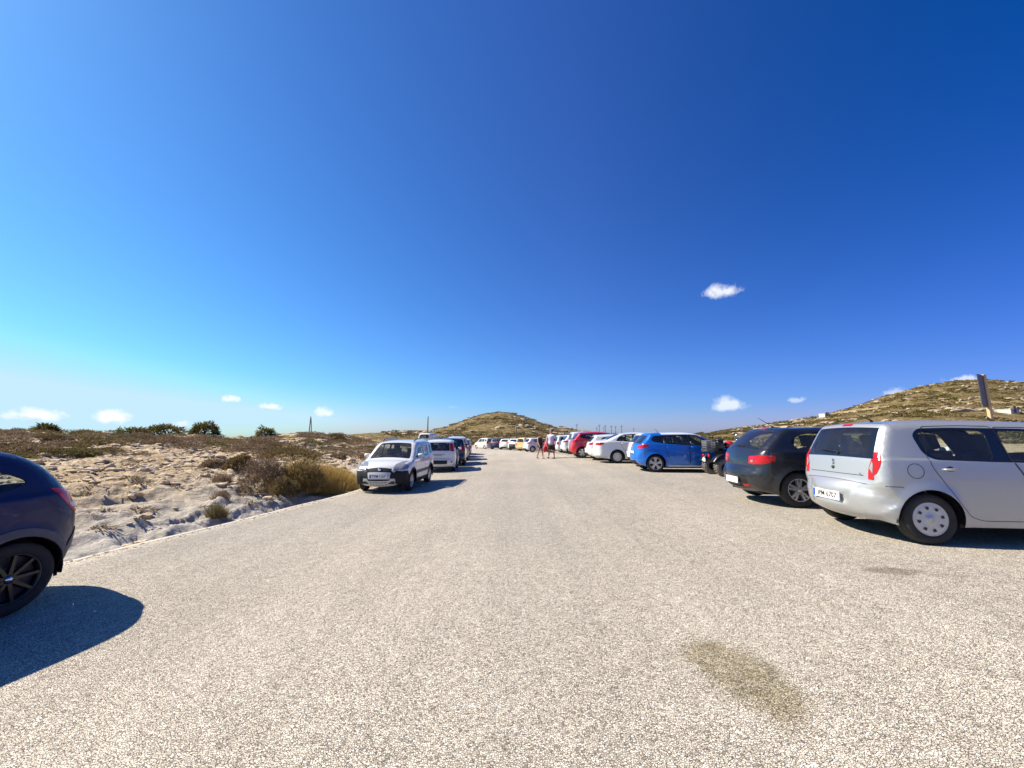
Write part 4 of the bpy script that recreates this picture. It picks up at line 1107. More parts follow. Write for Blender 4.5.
def terr(x, y):
    x = np.asarray(x, float); y = np.asarray(y, float)
    g = lot(x, y)
    dl = XL(y) - x; dr = x - XR(y); df = y - YEND
    ins = (dl < 0) & (dr < 0) & (df < 0)
    out = np.clip(np.maximum(np.maximum(dl, dr), df), 0, None)
    r = np.hypot(x, y)
    # left badland
    left = sst(dl, 0.05, 1.2) * sst(-x, 2, 5)
    n1 = fbm(x * .16, y * .16, 4); n2 = fbm(x * .55 + 4, y * .55, 4)
    n3 = fbm(x * 1.7, y * 1.7 + 9, 4, .55)
    u = n1 * 1.2 + n2 * .5 + n3 * .10 + (dl * .22)
    ter = np.floor(u * 3) / 3 + sst(u * 3 - np.floor(u * 3), .72, 1.0) / 3
    near = 1 - sst(r, 14, 34)
    h = left * (-.10 + (ter * .20 + n2 * .06) * near + n2 * .16 * (1 - near) + n3 * .06 - np.abs(fbm(x * 1.5, y * 1.5, 4)) * .11 + .04)
    # wind-cut ledges of the pale marl, roughly parallel to the lot edge
    q = dl * .85 + fbm(x * .35, y * .13, 3) * 1.6
    saw = q - np.floor(q)
    h += left * (1 - sst(dl, 5, 9)) * (sst(saw, .62, .98) - saw * .5) * .15 * sst(dl, .4, 1.5)
    h -= .16 * np.exp(-((dl - .9) / .6) ** 2) * (x < 0)
    h += left * .18 * sst(dl, 2.0, 4.5) * near
    pe = px_of(x, y)
    zl = CH + 46 * elev(pe, SKY_L)
    wl = sst(r, 17, 50) * (dl > 0) * sst(dl, 2, 14) * (1 - sst(pe, 385, 440)) * (y > -2)
    h = h + wl * (zl - .45 - g) + wl * (n1 * .35 + n2 * .22 - .15)
    h = h - (dl > 0) * sst(r, 52, 110) * 3.0 * wl * (1 - sst(pe, 300, 390))
    # outside right / far
    h = h + np.where((dl < 0), sst(out, .3, 3) * (n2 * .07 + n3 * .03), 0)
    # central hill
    zc = 200 * elev(pe, SKY_C)
    wc = np.exp(-((y - 200) / 62) ** 2) * (y > 60)
    wc = np.where((pe > 300) & (pe < 700), wc, 0)
    h = h + wc * (np.maximum(zc, 0) + 1.3 + n1 * .4)
    # right hill
    zr = 260 * elev(pe, SKY_R)
    wr = np.exp(-((y - 260) / 115) ** 2) * (pe > 560) * (x > 0) * sst(y, 30, 120)
    h = h + wr * (np.maximum(zr, 0) * (1 + .0 * n1) + n1 * .9 * sst(zr, 2, 12) + 1.2)
    h = h - .0012 * np.clip(r - 350, 0, None)
    far = sst(r, 70, 160)
    h = h + far * 1.0 * (1 - wc) * (1 - wr) * .9
    return g - .05 + np.where(ins, 0, h)
ang = np.concatenate([np.linspace(-180, -72, 40)[:-1], np.linspace(-72, -6, 430)[:-1], np.linspace(-6, 70, 230)[:-1], np.linspace(70, 180, 40)])
rad = np.concatenate([[.3, 1, 2, 3], np.geomspace(4, 60, 300), np.geomspace(60.6, 420, 170)[:], np.geomspace(440, 3500, 20)])
AA, RR = np.meshgrid(np.radians(ang), rad, indexing='ij')
X = RR * np.sin(AA); Y = RR * np.cos(AA); Z = terr(X, Y)
na, nr = AA.shape
idx = np.arange(na * nr).reshape(na, nr)
Fq = np.stack([idx[:-1, :-1], idx[1:, :-1], idx[1:, 1:], idx[:-1, 1:]], -1).reshape(-1, 4)[:, ::-1]
# masks: r scrub density, g grey marl by the lot edge, b bare track
r = np.hypot(X, Y); pe = px_of(X, Y)
dl = XL(Y) - X
veg = np.where(dl > 0, sst(r, 24, 40) * .45, 0) + sst(r, 75, 120) * 1.0
veg = np.clip(veg, 0, 1)
marl = np.exp(-(np.clip(dl - .2, 0, None) / 4.2) ** 2) * (dl > -.5) * (X < 0)
trk = np.exp(-((Z - (14.5 + (X - 200) * .02)) / .5) ** 2) * (X > 150) * (Y > 100)
ground_col = np.stack([veg, marl, trk, np.ones_like(veg)], -1).reshape(-1, 4)

nt = NT('dry_ground')
geo = nt.n('ShaderNodeNewGeometry').outputs['Position']
at = nt.n('ShaderNodeVertexColor'); at.layer_name = 'cover'
sp_ = nt.t.nodes.new('ShaderNodeSeparateColor'); nt.l(at.outputs[0], sp_.inputs[0])
rock = nt.ramp(nt.noise(geo, .9, 8, .62), [(.28, (.24, .165, .095)), (.43, (.42, .315, .19)), (.60, (.55, .44, .295)), (.8, (.64, .55, .41))])
speck = nt.ramp(nt.noise(geo, 5.0, 5, .7), [(.34, .30), (.46, .78), (.60, 1.06)])
rock = nt.mix(1, rock, speck, 'MULTIPLY')
marlc = nt.ramp(nt.noise(geo, 1.6, 8, .65, dist=.4), [(.30, (.28, .265, .24)), (.5, (.43, .41, .37)), (.68, (.55, .525, .475))])
c = nt.mix(sp_.outputs[1], rock, marlc)
# scrub cover: olive and brown cushions over pale stone
m1 = nt.noise(geo, .35, 7, .68); m2 = nt.noise(geo, 1.3, 5, .7)
mm = nt.math('ADD', nt.math('MULTIPLY', m1, .55), nt.math('MULTIPLY', m2, .45))
th = nt.math('MULTIPLY_ADD', sp_.outputs[0], -.215, .62)
vm = nt.math('MULTIPLY', nt.math('SUBTRACT', mm, th), 16, clamp=True)
vm = nt.math('MULTIPLY', vm, nt.math('GREATER_THAN', sp_.outputs[0], .02))
vegc = nt.ramp(nt.noise(geo, .6, 5, .6), [(.34, (.07, .056, .02)), (.5, (.125, .095, .035)), (.66, (.185, .13, .055))])
c = nt.mix(vm, c, vegc)
c = nt.mix(nt.math('MULTIPLY', sp_.outputs[2], .8), c, (.42, .31, .17))
b, o = pbsdf(nt, c, .95, spec=.1)
bp = nt.t.nodes.new('ShaderNodeBump'); bp.inputs['Strength'].default_value = .9; bp.inputs['Distance'].default_value = .12
hh = nt.math('ADD', nt.math('MULTIPLY', nt.noise(geo, 3.5, 8, .68), 1.6), nt.math('MULTIPLY', vm, .8))
nt.l(hh, bp.inputs['Height']); nt.l(bp.outputs[0], b.inputs['Normal'])
M['ground'] = nt.m
go = np_mesh('ground', np.stack([X, Y, Z], -1).reshape(-1, 3), Fq, M['ground'], smooth=True)
ca = go.data.color_attributes.new('cover', 'FLOAT_COLOR', 'POINT'); ca.data.foreach_set('color', ground_col.ravel().astype(np.float32))
tag(go, kind='structure')

# ------------------------------------------------------------------ chip-seal surface of the lot
nt = NT('chip_seal')
geo = nt.n('ShaderNodeNewGeometry').outputs['Position']
wob = nt.noise(geo, 60, 2, .5, out=1)
vadd = nt.t.nodes.new('ShaderNodeVectorMath'); vadd.operation = 'MULTIPLY_ADD'; nt.l(wob, vadd.inputs[0]); vadd.inputs[1].default_value = (.012, .012, .012); nt.l(geo, vadd.inputs[2])
vo = nt.t.nodes.new('ShaderNodeTexVoronoi'); vo.feature = 'F1'; vo.inputs['Scale'].default_value = 88; nt.l(vadd.outputs[0], vo.inputs['Vector'])
vo2 = nt.t.nodes.new('ShaderNodeTexVoronoi'); vo2.feature = 'DISTANCE_TO_EDGE'; vo2.inputs['Scale'].default_value = 88; nt.l(vadd.outputs[0], vo2.inputs['Vector'])
stone = nt.t.nodes.new('ShaderNodeSeparateColor'); nt.l(vo.outputs['Color'], stone.inputs[0])
cst = nt.ramp(stone.outputs[0], [(0, (.24, .20, .155)), (.12, (.42, .375, .305)), (.5, (.57, .51, .42)), (.85, (.68, .625, .53)), (1, (.76, .72, .63))])
edge = nt.math('MULTIPLY', vo2.outputs['Distance'], 9, clamp=True)
cst = nt.mix(edge, (.19, .165, .135), cst)
mpg = nt.t.nodes.new('ShaderNodeMapping'); mpg.inputs['Scale'].default_value = (1.1, .07, 1); mpg.inputs['Rotation'].default_value = (0, 0, R(5)); nt.l(geo, mpg.inputs[0])
lanes = nt.ramp(nt.noise(mpg.outputs[0], 1.0, 4, .55), [(.35, .93), (.62, 1.06)])
cst = nt.mix(1, cst, lanes, 'MULTIPLY')
big = nt.ramp(nt.noise(geo, .35, 6, .6), [(.3, .90), (.7, 1.08)])
cst = nt.mix(1, cst, big, 'MULTIPLY')
med = nt.ramp(nt.noise(geo, 9, 4, .65), [(.3, .86), (.7, 1.1)])
cst = nt.mix(1, cst, med, 'MULTIPLY')
def stain(px, py, rx, ry, rot, amt, col, cst, edge_n=2.2):
    p = on_z(px, py, float(lot(*on_z(px, py, .1)[:2])))
    mp = nt.t.nodes.new('ShaderNodeMapping'); mp.vector_type = 'TEXTURE'
    mp.inputs['Location'].default_value = (p[0], p[1], 0); mp.inputs['Rotation'].default_value = (0, 0, R(rot)); mp.inputs['Scale'].default_value = (rx, ry, 1)
    nt.l(geo, mp.inputs[0])
    sx = nt.t.nodes.new('ShaderNodeSeparateXYZ'); nt.l(mp.outputs[0], sx.inputs[0])
    d = nt.math('SQRT', nt.math('ADD', nt.math('POWER', nt.math('ABSOLUTE', sx.outputs[0]), 2), nt.math('POWER', nt.math('ABSOLUTE', sx.outputs[1]), 2)))
    d = nt.math('ADD', d, nt.math('MULTIPLY_ADD', nt.noise(geo, edge_n, 5, .62), 1.1, -.55))
    m = nt.math('MULTIPLY', nt.math('SUBTRACT', 1.0, d), 2.6, clamp=True)
    m = nt.math('MULTIPLY', m, nt.ramp(nt.noise(geo, 11, 3, .6), [(.25, .55), (.6, 1)]))
    m = nt.math('MULTIPLY', m, amt)
    return nt.mix(m, cst, nt.mix(1, cst, col, 'MULTIPLY'))
cst = stain(738, 673, .29, .50, 12, .9, (.52, .48, .35), cst, 3.0)
cst = stain(897, 569, .30, .13, -12, .9, (.55, .52, .47), cst, 4)
cst = stain(948, 574, .22, .06, -8, .5, (.6, .58, .52), cst, 4)
b, o = pbsdf(nt, cst, .85, spec=.25)
bp = nt.t.nodes.new('ShaderNodeBump'); bp.inputs['Strength'].default_value = 1; bp.inputs['Distance'].default_value = .012
ht = nt.math('ADD', nt.math('MULTIPLY', nt.math('POWER', edge, .6), .6), nt.math('MULTIPLY', stone.outputs[1], .75))
nt.l(ht, bp.inputs['Height']); nt.l(bp.outputs[0], b.inputs['Normal'])
M['seal'] = nt.m
ys = np.concatenate([np.linspace(-6, 20, 53), np.linspace(20.8, YEND - .3, 50)])
ts = np.linspace(0, 1, 61)
V = []
for y in ys:
    a, b_ = float(XL(y)), float(XR(y))
    wob = .05 * float(fbm(y * .9, 3.3, 3))
    for t in ts:
        x = a + wob * (1 - t) ** 6 + (b_ - a) * t; V.append((x, y, 0))
V = np.array(V); V[:, 2] = lot(V[:, 0], V[:, 1]) + .0
n = len(ts); idx = np.arange(len(V)).reshape(len(ys), n)
Fq = np.stack([idx[:-1, :-1], idx[:-1, 1:], idx[1:, 1:], idx[1:, :-1]], -1).reshape(-1, 4)
# skirt so the seal has an edge 4 cm thick
le = idx[:, 0]; base = V[le].copy(); base[:, 2] -= .09; base[:, 0] -= .02; k = len(V)
V = np.concatenate([V, base]); bi = np.arange(len(le)) + k
Fs = np.stack([bi[:-1], le[:-1], le[1:], bi[1:]], -1)
lo = np_mesh('parking_lot', V, np.concatenate([Fq, Fs]), M['seal'], smooth=True); tag(lo, kind='structure')
# pale concrete lip along the left edge
mb = MB(); M['lip'] = simple('pale_edge_concrete', (.50, .45, .38), .9, var=.15, scale=9)
yy = np.linspace(3, 60, 400); v = []
for y in yy:
    x = float(XL(y)) + .05 * float(fbm(y * .9, 3.3, 3)); z = float(lot(x, y)); w_ = .07 + .05 * float(perlin(y * 1.3, 7))
    hgt = .004 + .003 * float(perlin(y * 2.1, 1.5))
    v += [(x - w_ * .75, y, z - .08), (x - w_ * .6, y, z + hgt), (x + w_ * .5, y, z + hgt), (x + w_ * .8, y, z - .01)]
mb.add(v, [(4 * i + j, 4 * i + j + 1, 4 * i + 5 + j, 4 * i + 4 + j) for i in range(len(yy) - 1) for j in range(3)], smooth=False)
tag(mb.build('lot_edge', M['lip']), kind='structure')

# ------------------------------------------------------------------ vegetation
def leafmat(name, cols):
    nt = NT(name)
    geo = nt.n('ShaderNodeNewGeometry')
    rnd = geo.outputs['Random Per Island']
    c = nt.ramp(rnd, [(i / (len(cols) - 1), c_) for i, c_ in enumerate(cols)])
    f = nt.noise(geo.outputs['Position'], 2.5, 3, .6)
    c = nt.mix(nt.math('MULTIPLY', f, .5), c, tuple(x * .55 for x in cols[0]))
    b, o = pbsdf(nt, c, .8, spec=.15)
    tr = nt.t.nodes.new('ShaderNodeBsdfTranslucent'); nt.l(c, tr.inputs[0])
    mx = nt.t.nodes.new('ShaderNodeMixShader'); mx.inputs[0].default_value = .25
    nt.l(b.outputs[0], mx.inputs[1]); nt.l(tr.outputs[0], mx.inputs[2]); nt.l(mx.outputs[0], o.inputs[0])
    return nt.m
M['cushion'] = leafmat('brown_green_twigs', [(.13, .10, .04), (.21, .15, .07), (.30, .21, .11), (.17, .135, .05)])
M['greycushion'] = leafmat('grey_brown_twigs', [(.18, .13, .08), (.28, .20, .13), (.38, .28, .19), (.20, .15, .10)])
M['drygrass'] = leafmat('ochre_grass', [(.40, .27, .08), (.56, .39, .13), (.68, .50, .20), (.34, .27, .08)])
M['green'] = leafmat('olive_foliage', [(.10, .105, .028), (.17, .155, .05), (.25, .20, .07), (.13, .125, .04)])
M['twig'] = simple('dry_wood', (.12, .09, .06), .9, var=.3)
def leaves(n, size, shape, rs, kind='tuft', lump=.35, seed=0, slim=.35, fill=.35):
    """n small leaf blades spread through a lumpy dome; returns verts, quads"""
    g = np.random.default_rng(seed)
    th = g.random(n) * 2 * PI; cz = g.random(n) ** .8
    if kind == 'tree': cz = g.random(n) * 1.5 - .5
    cz = np.clip(cz, -.95, 1); s = np.sqrt(1 - cz ** 2)
    dirv = np.stack([s * np.cos(th), s * np.sin(th), cz], 1)
    rad = 1 - fill * g.random(n) ** 1.6
    lumpv = 1 + lump * fbm(dirv[:, 0] * 1.8 + seed, dirv[:, 1] * 1.8 + dirv[:, 2] * 1.3, 3)
    P = dirv * (rad * lumpv)[:, None] * np.array(rs)
    if kind == 'grass':
        P = np.stack([(g.normal(size=n) * .5).clip(-1, 1) * rs[0], (g.normal(size=n) * .5).clip(-1, 1) * rs[1], np.zeros(n)], 1)
    d = dirv + g.normal(size=(n, 3)) * .45
    if kind == 'grass': d = np.stack([g.normal(size=n) * .32 + P[:, 0] / rs[0] * .5, g.normal(size=n) * .32 + P[:, 1] / rs[1] * .5, np.ones(n)], 1)
    if kind == 'cushion': d[:, 2] += .3
    d /= np.linalg.norm(d, axis=1)[:, None]
    q = np.cross(d, g.normal(size=(n, 3))); q /= np.linalg.norm(q, axis=1)[:, None]
    L = size * (.5 + g.random(n))[:, None]; w = L * slim
    if kind == 'grass': L = L * (1.2 - .5 * (np.hypot(P[:, 0] / rs[0], P[:, 1] / rs[1]))[:, None]) * rs[2] / size
    if kind == 'grass': w = np.full_like(L, size)
    a = P - q * w * .5; b = P + q * w * .5; c = P + d * L + q * w * .18; e = P + d * L - q * w * .18
    V = np.stack([a, b, c, e], 1).reshape(-1, 3)
    if kind != 'grass': V[:, 2] = np.maximum(V[:, 2], -.25 * rs[2] if kind == 'tree' else -.02)
    return V, np.arange(4 * n).reshape(-1, 4)
def bush(name, label, cat, x, y, rs, mats, n, size, kind='cushion', seed=0, group=None, slim=.35, lump=.45, extra=None, trunk=False, rot=0):
    z = float(terr(x, y))
    V, Fq = leaves(n, size, None, rs, kind, lump, seed, slim)
    mi = (np.random.default_rng(seed).random(len(Fq)) < .3).astype(int) if isinstance(mats, list) else None
    if trunk:
        root = empty(name, (x, y, z), rot); tag(root, label, cat, group)
        V = V * np.array([1, 1, .75]) + np.array([0, 0, rs[2] * .30])
        np_mesh('crown', V, Fq, mats if isinstance(mats, list) else [mats], root, mi)
        mb = MB(); g = random.Random(seed)
        for k in range(5):
            a = g.random() * 6.28; rr = .6 * g.random() + .2
            mb.tube([(0, 0, -.1), (.15 * rs[0] * math.cos(a), .15 * rs[1] * math.sin(a), rs[2] * .3), (rr * rs[0] * math.cos(a), rr * rs[1] * math.sin(a), rs[2] * .9)], [.07, .045, .015], 6)
        mb.build('trunk', M['twig'], root)
        return root
    o = np_mesh(name, V, Fq, mats if isinstance(mats, list) else [mats], None, mi)
    o.location = (x, y, z - .03); o.rotation_euler = (0, 0, rot); tag(o, label, cat, group); return o
def at_px(px, py, guess=12):
    """where the pixel's ray meets the terrain"""
    d = ray(px, py)
    ts_ = np.geomspace(3, 120, 900); P = d[None] * ts_[:, None]
    dz = P[:, 2] + CH - terr(P[:, 0], P[:, 1])
    k = np.where(dz < 0)[0]
    if (not len(k) or ts_[k[0]] > 80) and py < 445: return at_px(px, py + .4)
    k = k[0] if len(k) else 899
    return P[k, 0], P[k, 1], ts_[k]
def bush_px(name, label, cat, px, py, wpx, hpx, mats, n=1500, size=.09, **kw):
    x, y, t = at_px(px, py); s = F / t
    rx = wpx / 2 / s / max(1, math.hypot(1, 0)); rz = hpx / s
    x, y = x * (1 + rx * .5 / t), y * (1 + rx * .5 / t)
    return bush(name, label, cat, x, y, (rx, rx * kw.pop('dep', .7), rz), mats, n, size, **kw)
GB = 'scrub bushes beside the lot'
# near clump at the lot edge (px base, width, height)
bush_px('bush', 'tall grey-brown thorny bush at the left end of the roadside clump', 'bush', 263, 494, 44, 36, M['greycushion'], 5200, .075, seed=11, group=GB, slim=.22)
bush_px('bush', 'dark brown-green rounded bush in the middle of the roadside clump', 'bush', 300, 500, 50, 26, M['cushion'], 5200, .07, seed=12, group=GB, slim=.25)
bush_px('bush', 'small dark bush low in front of the grey-brown thorny one', 'bush', 283, 501, 26, 20, M['cushion'], 2600, .06, seed=13, group=GB, slim=.25)
bush_px('grass_clump', 'ochre dry grass clump rising behind the dark roadside bush', 'grass clump', 300, 490, 50, 22, M['drygrass'], 5200, .012, kind='grass', seed=14, group='ochre grass clumps by the lot edge')
bush_px('grass_clump', 'widest ochre grass clump, between the dark bush and the white crossover', 'grass clump', 326, 495, 52, 19, M['drygrass'], 5600, .012, kind='grass', seed=15, group='ochre grass clumps by the lot edge')
bush_px('bush', 'olive bush with yellow tips just left of the white crossover', 'bush', 344, 490, 32, 17, [M['green'], M['drygrass']], 3600, .06, seed=16, group=GB)
bush_px('bush', 'long olive cushion bush on the rocky slope above the clump', 'bush', 287, 461, 62, 13, M['cushion'], 4200, .10, seed=17, group=GB)
bush_px('bush', 'dark round bush on the rocks up left of the roadside clump', 'bush', 240, 471, 32, 15, M['cushion'], 3000, .09, seed=18, group=GB)
bush_px('bush', 'brown straggly bush left of the dark round one', 'bush', 215, 468, 30, 9, M['greycushion'], 1800, .09, seed=19, group=GB)
bush_px('grass_tuft', 'lone grey-green grass tuft on the marl close to the lot edge', 'grass tuft', 216, 522, 16, 10, [M['green'], M['greycushion']], 1100, .008, kind='grass', seed=20, group='grass tufts on the marl')
bush_px('grass_tuft', 'small dry tuft on pale rock above the lone tuft', 'grass tuft', 221, 497, 13, 8, M['greycushion'], 700, .008, kind='grass', seed=21, group='grass tufts on the marl')
bush_px('grass_tuft', 'faint brown tuft on the flat below the round dark bush', 'grass tuft', 222, 482, 18, 8, M['greycushion'], 800, .01, kind='grass', seed=22, group='grass tufts on the marl')
bush_px('bush', 'little dark shrub alone on the flat behind the white crossover', 'bush', 340, 459, 14, 5, M['cushion'], 900, .08, seed=23, group=GB)
bush_px('bush', 'low olive shrub on the slope straight above the widest grass clump', 'bush', 335, 441, 22, 6, M['cushion'], 1500, .12, seed=24, group=GB)
GT = 'wind-bent junipers on the ridge'
bush_px('juniper_tree', 'leftmost juniper on the ridge, small and flat-topped', 'tree', 47, 431, 20, 8, [M['green'], M['cushion']], 1000, .30, kind='tree', seed=31, group=GT, trunk=True, lump=.7)
bush_px('juniper_tree', 'lowest and sparsest juniper, beside the widest one', 'tree', 133, 434, 24, 8, [M['green'], M['cushion']], 700, .30, kind='tree', seed=32, group=GT, trunk=True, lump=.8)
bush_px('juniper_tree', 'widest juniper on the ridge with a spread crown', 'tree', 161, 434, 33, 11, [M['green'], M['cushion']], 1700, .32, kind='tree', seed=33, group=GT, trunk=True, lump=.7)
bush_px('juniper_tree', 'rounded dark juniper right of the widest one', 'tree', 204, 435, 24, 11.5, [M['green'], M['cushion']], 1400, .32, kind='tree', seed=34, group=GT, trunk=True, lump=.6)
bush_px('juniper_tree', 'rightmost juniper, a small spiky one near the ridge dip', 'tree', 266, 436, 16, 8, [M['green'], M['cushion']], 800, .28, kind='tree', seed=35, group=GT, trunk=True, lump=.8)

# the mass of low scrub nobody could count
def scrub(name, spots, mats, kindsize, label, seed):
    g = np.random.default_rng(seed); Vs, Fs, Ms = [], [], []; off = 0
    protos = [leaves(kindsize[0], kindsize[1], None, (1, 1, .62), 'cushion', .5, 100 + k, .4, .3) for k in range(6)]
    for (x, y, s, mi) in spots:
        V, Fq = protos[int(g.integers(6))]
        a = g.random() * 6.28; ca, sa = math.cos(a), math.sin(a)
        W_ = np.stack([(V[:, 0] * ca - V[:, 1] * sa) * s * (1 + .7 * g.random()), (V[:, 0] * sa + V[:, 1] * ca) * s, V[:, 2] * s * (.5 + .35 * g.random())], 1)
        z = float(terr(x, y)) - .04
        Vs.append(W_ + np.array([x, y, z])); Fs.append(Fq + off); off += len(V); Ms.append(np.full(len(Fq), mi))
    o = np_mesh(name, np.concatenate(Vs), np.concatenate(Fs), mats, None, np.concatenate(Ms))
    tag(o, label, 'scrub', kind='stuff'); return o
g = np.random.default_rng(55); spots = []
while len(spots) < 700:            # belt on the left rise
    a = R(-65 + 62 * g.random()); r_ = 19 + 45 * g.random() ** 1.0
    x, y = r_ * math.sin(a), r_ * math.cos(a)
    if XL(y) - x < 2.0: continue
    dens = .05 + .95 * float(sst(r_, 30, 37)); dens *= float(sst(fbm(x * .12 + 5, y * .12, 3), -.25, .2)) * .9 + .1
    if px_of(x, y) > 215: dens *= .45
    if g.random() > dens: continue
    spots.append((x, y, .2 + .55 * g.random() ** 1.8 * float(sst(r_, 18, 34)) + .05, int(g.choice([0, 0, 1, 1, 2]))))
for _ in range(0):
    a = R(-64 + 58 * g.random()); r_ = 29 + 21 * g.random()
    x, y = r_ * math.sin(a), r_ * math.cos(a)
    if XL(y) - x > 4: spots.append((x, y, .6 + .6 * g.random(), int(g.choice([0, 1, 1, 2]))))
scrub('scrub', spots, [M['cushion'], M['greycushion'], M['cushion']], (520, .13), 'low brown and olive scrub covering the left ridge', 5)
spots = []
while len(spots) < 420:             # sparse tufts on the near flat
    a = R(-64 + 58 * g.random()); r_ = 6.5 + 20 * g.random() ** .8
    x, y = r_ * math.sin(a), r_ * math.cos(a)
    if XL(y) - x < .6: continue
    if fbm(x * .4, y * .4 + 30, 3) < .02: continue
    spots.append((x, y, .05 + .13 * g.random() ** 2, int(g.choice([0, 1, 1, 1]))))
scrub('dry_weeds', spots, [M['cushion'], M['greycushion'], M['green']], (90, .4), 'tiny dry weeds dotted over the pale rock', 6)
def hill_spots(n, f, lo_, hi_, smin, smax, pe0, pe1, thr):
    out = []
    while len(out) < n:
        y = lo_ + (hi_ - lo_) * g.random(); pe_ = pe0 + (pe1 - pe0) * g.random(); x = (pe_ - 512) / F / CP * y
        if XR(y) - x > -1 and y < YEND + 2 and XL(y) - x < 1: continue
        if fbm(x * .05, y * .05 + 3, 3) < thr * (g.random() * 2 - .6): continue
        out.append((x, y, smin + (smax - smin) * g.random() ** 2, int(g.choice([0, 0, 1, 2, 2]))))
    return out
scrub('hill_scrub', hill_spots(3600, 0, 68, 235, .25, .8, 385, 700, -.1), [M['cushion'], M['greycushion'], M['green']], (34, .75), 'brown scrub speckled over the round hill', 8)
scrub('hill_scrub', hill_spots(4200, 0, 60, 300, .3, .9, 690, 1030, -.1), [M['cushion'], M['green'], M['green']], (34, .75), 'olive scrub speckled over the long hillside on the right', 9)

spots = []
while len(spots) < 190:
    a = R(-66 + 61 * g.random()); r_ = 29 + 17 * g.random()
    x, y = r_ * math.sin(a), r_ * math.cos(a)
    if XL(y) - x < 4 or (px_of(x, y) > 200 and g.random() < .62): continue
    if fbm(x * .10 + 9, y * .10, 2) < -.25: continue
    spots.append((x, y, .45 + .65 * g.random() ** 1.5, int(g.choice([0, 1, 1, 1, 2]))))
scrub('scrub_mounds', spots, [M['cushion'], M['greycushion'], M['green']], (1500, .10), 'rounded brown cushion scrub massed along the left ridge', 12)
# loose pale stones
Vs, Fs = [], []; off = 0
import bmesh
bm = bmesh.new(); bmesh.ops.create_icosphere(bm, subdivisions=2, radius=1); base = np.array([v.co for v in bm.verts]); bf = np.array([[v.index for v in f.verts] for f in bm.faces]); bm.free()
for k in range(5500):
    a = R(-66 + 60 * g.random()); r_ = 6 + 34 * g.random() ** .9
    x, y = r_ * math.sin(a), r_ * math.cos(a)
    if XL(y) - x < .25: continue
    if XL(y) - x < 4 and r_ < 14 and g.random() < .8: continue
    s = (.015 + .06 * g.random() ** 4) * (1 + r_ / 16)
    n_ = 1 + .9 * fbm(base[:, 0] * 1.3 + k, base[:, 1] * 1.3 + base[:, 2], 2)
    Vv = base * n_[:, None] * np.array([s * (1 + g.random()), s * (.7 + .6 * g.random()), s * (.4 + .4 * g.random())])
    Vs.append(Vv + np.array([x, y, float(terr(x, y)) + s * .1])); Fs.append(bf + off); off += len(base)
M['stone'] = simple('pale_limestone', (.46, .365, .25), .95, var=.25, scale=4, bump=.6)
tag(np_mesh('loose_stones', np.concatenate(Vs), np.concatenate(Fs), M['stone']), 'loose pale stones strewn over the left ground', 'stones', kind='stuff')
Vs, Fs = [], []; off = 0
for k in range(1000):               # chips broken off the edge of the seal and sand-coloured grit on it
    y = 3.5 + 26 * g.random() ** 1.5; x = float(XL(y)) + .05 * float(fbm(y * .9, 3.3, 3)) + .10 * g.normal() + .05
    s = .005 + .011 * g.random() ** 3
    Vv = base * np.array([s * (1 + g.random()), s, s * .7]); inside_ = x > XL(y)
    Vs.append(Vv + np.array([x, y, (float(lot(x, y)) if inside_ else max(float(terr(x, y)), float(lot(x, y)) - .09)) + s * .4])); Fs.append(bf + off); off += len(base)
tag(np_mesh('loose_gravel', np.concatenate(Vs), np.concatenate(Fs), M['stone']), 'loose gravel strewn along the left edge of the lot', 'gravel', kind='stuff')
Vs, Fs = [], []; off = 0
for k in range(1100):
    if k < 320: y = 90 + 110 * g.random(); pe_ = 390 + 290 * g.random()
    else: y = 110 + 170 * g.random(); pe_ = 730 + 300 * g.random()
    x = (pe_ - 512) / F / CP * y; s = .35 + 1.0 * g.random() ** 2
    if fbm(x * .03 + 50, y * .05, 2) < 0: continue
    n_ = 1 + .9 * fbm(base[:, 0] * 1.4 + k, base[:, 1] * 1.4 + base[:, 2] * 1.2, 3)
    s *= .55 + .45 * g.random(); Vv = base * n_[:, None] * np.array([s * 1.6 * (1 + g.random()), s * 1.2, s * .7])
    Vs.append(Vv + np.array([x, y, float(terr(x, y)) + .05])); Fs.append(bf + off); off += len(base)
M['hillstone'] = simple('hillside_limestone', (.36, .29, .20), .95, var=.3, scale=1)
tag(np_mesh('hillside_rocks', np.concatenate(Vs), np.concatenate(Fs), M['hillstone']), 'pale rock outcrops scattered on both hills', 'rocks', kind='stuff')
# ------------------------------------------------------------------ poles, sign, far houses
M['pole'] = simple('weathered_pole', (.13, .11, .09), .85, var=.2)
M['wood'] = simple('pale_post_wood', (.48, .34, .19), .8, var=.18, scale=12)
M['signback'] = simple('grey_sign_back', (.045, .045, .05), .5, var=.15)
M['wall'] = simple('white_wall', (.52, .49, .45), .9)
def power_pole(px, ytop, Y, label, cross=True, group=None):
    X = (px - 512) / F * Y * CP; z0 = float(terr(X, Y)); zt = on_y(px, ytop, Y)[2]
    root = empty('power_pole', (X, Y, z0)); tag(root, label, 'pole', group)
    h = max(zt - z0, 1)
    mb = MB(); mb.tube([(0, 0, -.2), (0, 0, h)], [.13, .08], 10); mb.build('pole_shaft', M['pole'], root)
    if cross:
        mb = MB(); mb.box((-.45, -.05, h - .5), (.45, .05, h - .40)); mb.build('crossarm', M['pole'], root)
        for k in (-.38, 0, .38):
            mb = MB(); mb.lathe([(.001, .22), (.05, .2), (.03, .12), (.06, .06), (.03, 0)], 10, c=(k, 0, h - .38 if k else h - .02), axis='z'); mb.build('insulator', M['grey_plastic'], root)
    return root
GP = 'poles along the distant road'
power_pole(427.5, 416.5, 62, 'nearest utility pole, thin and dark, left of the round hill', False, GP)
power_pole(516.3, 423, 68, 'utility pole rising in front of the round hill', False, GP)
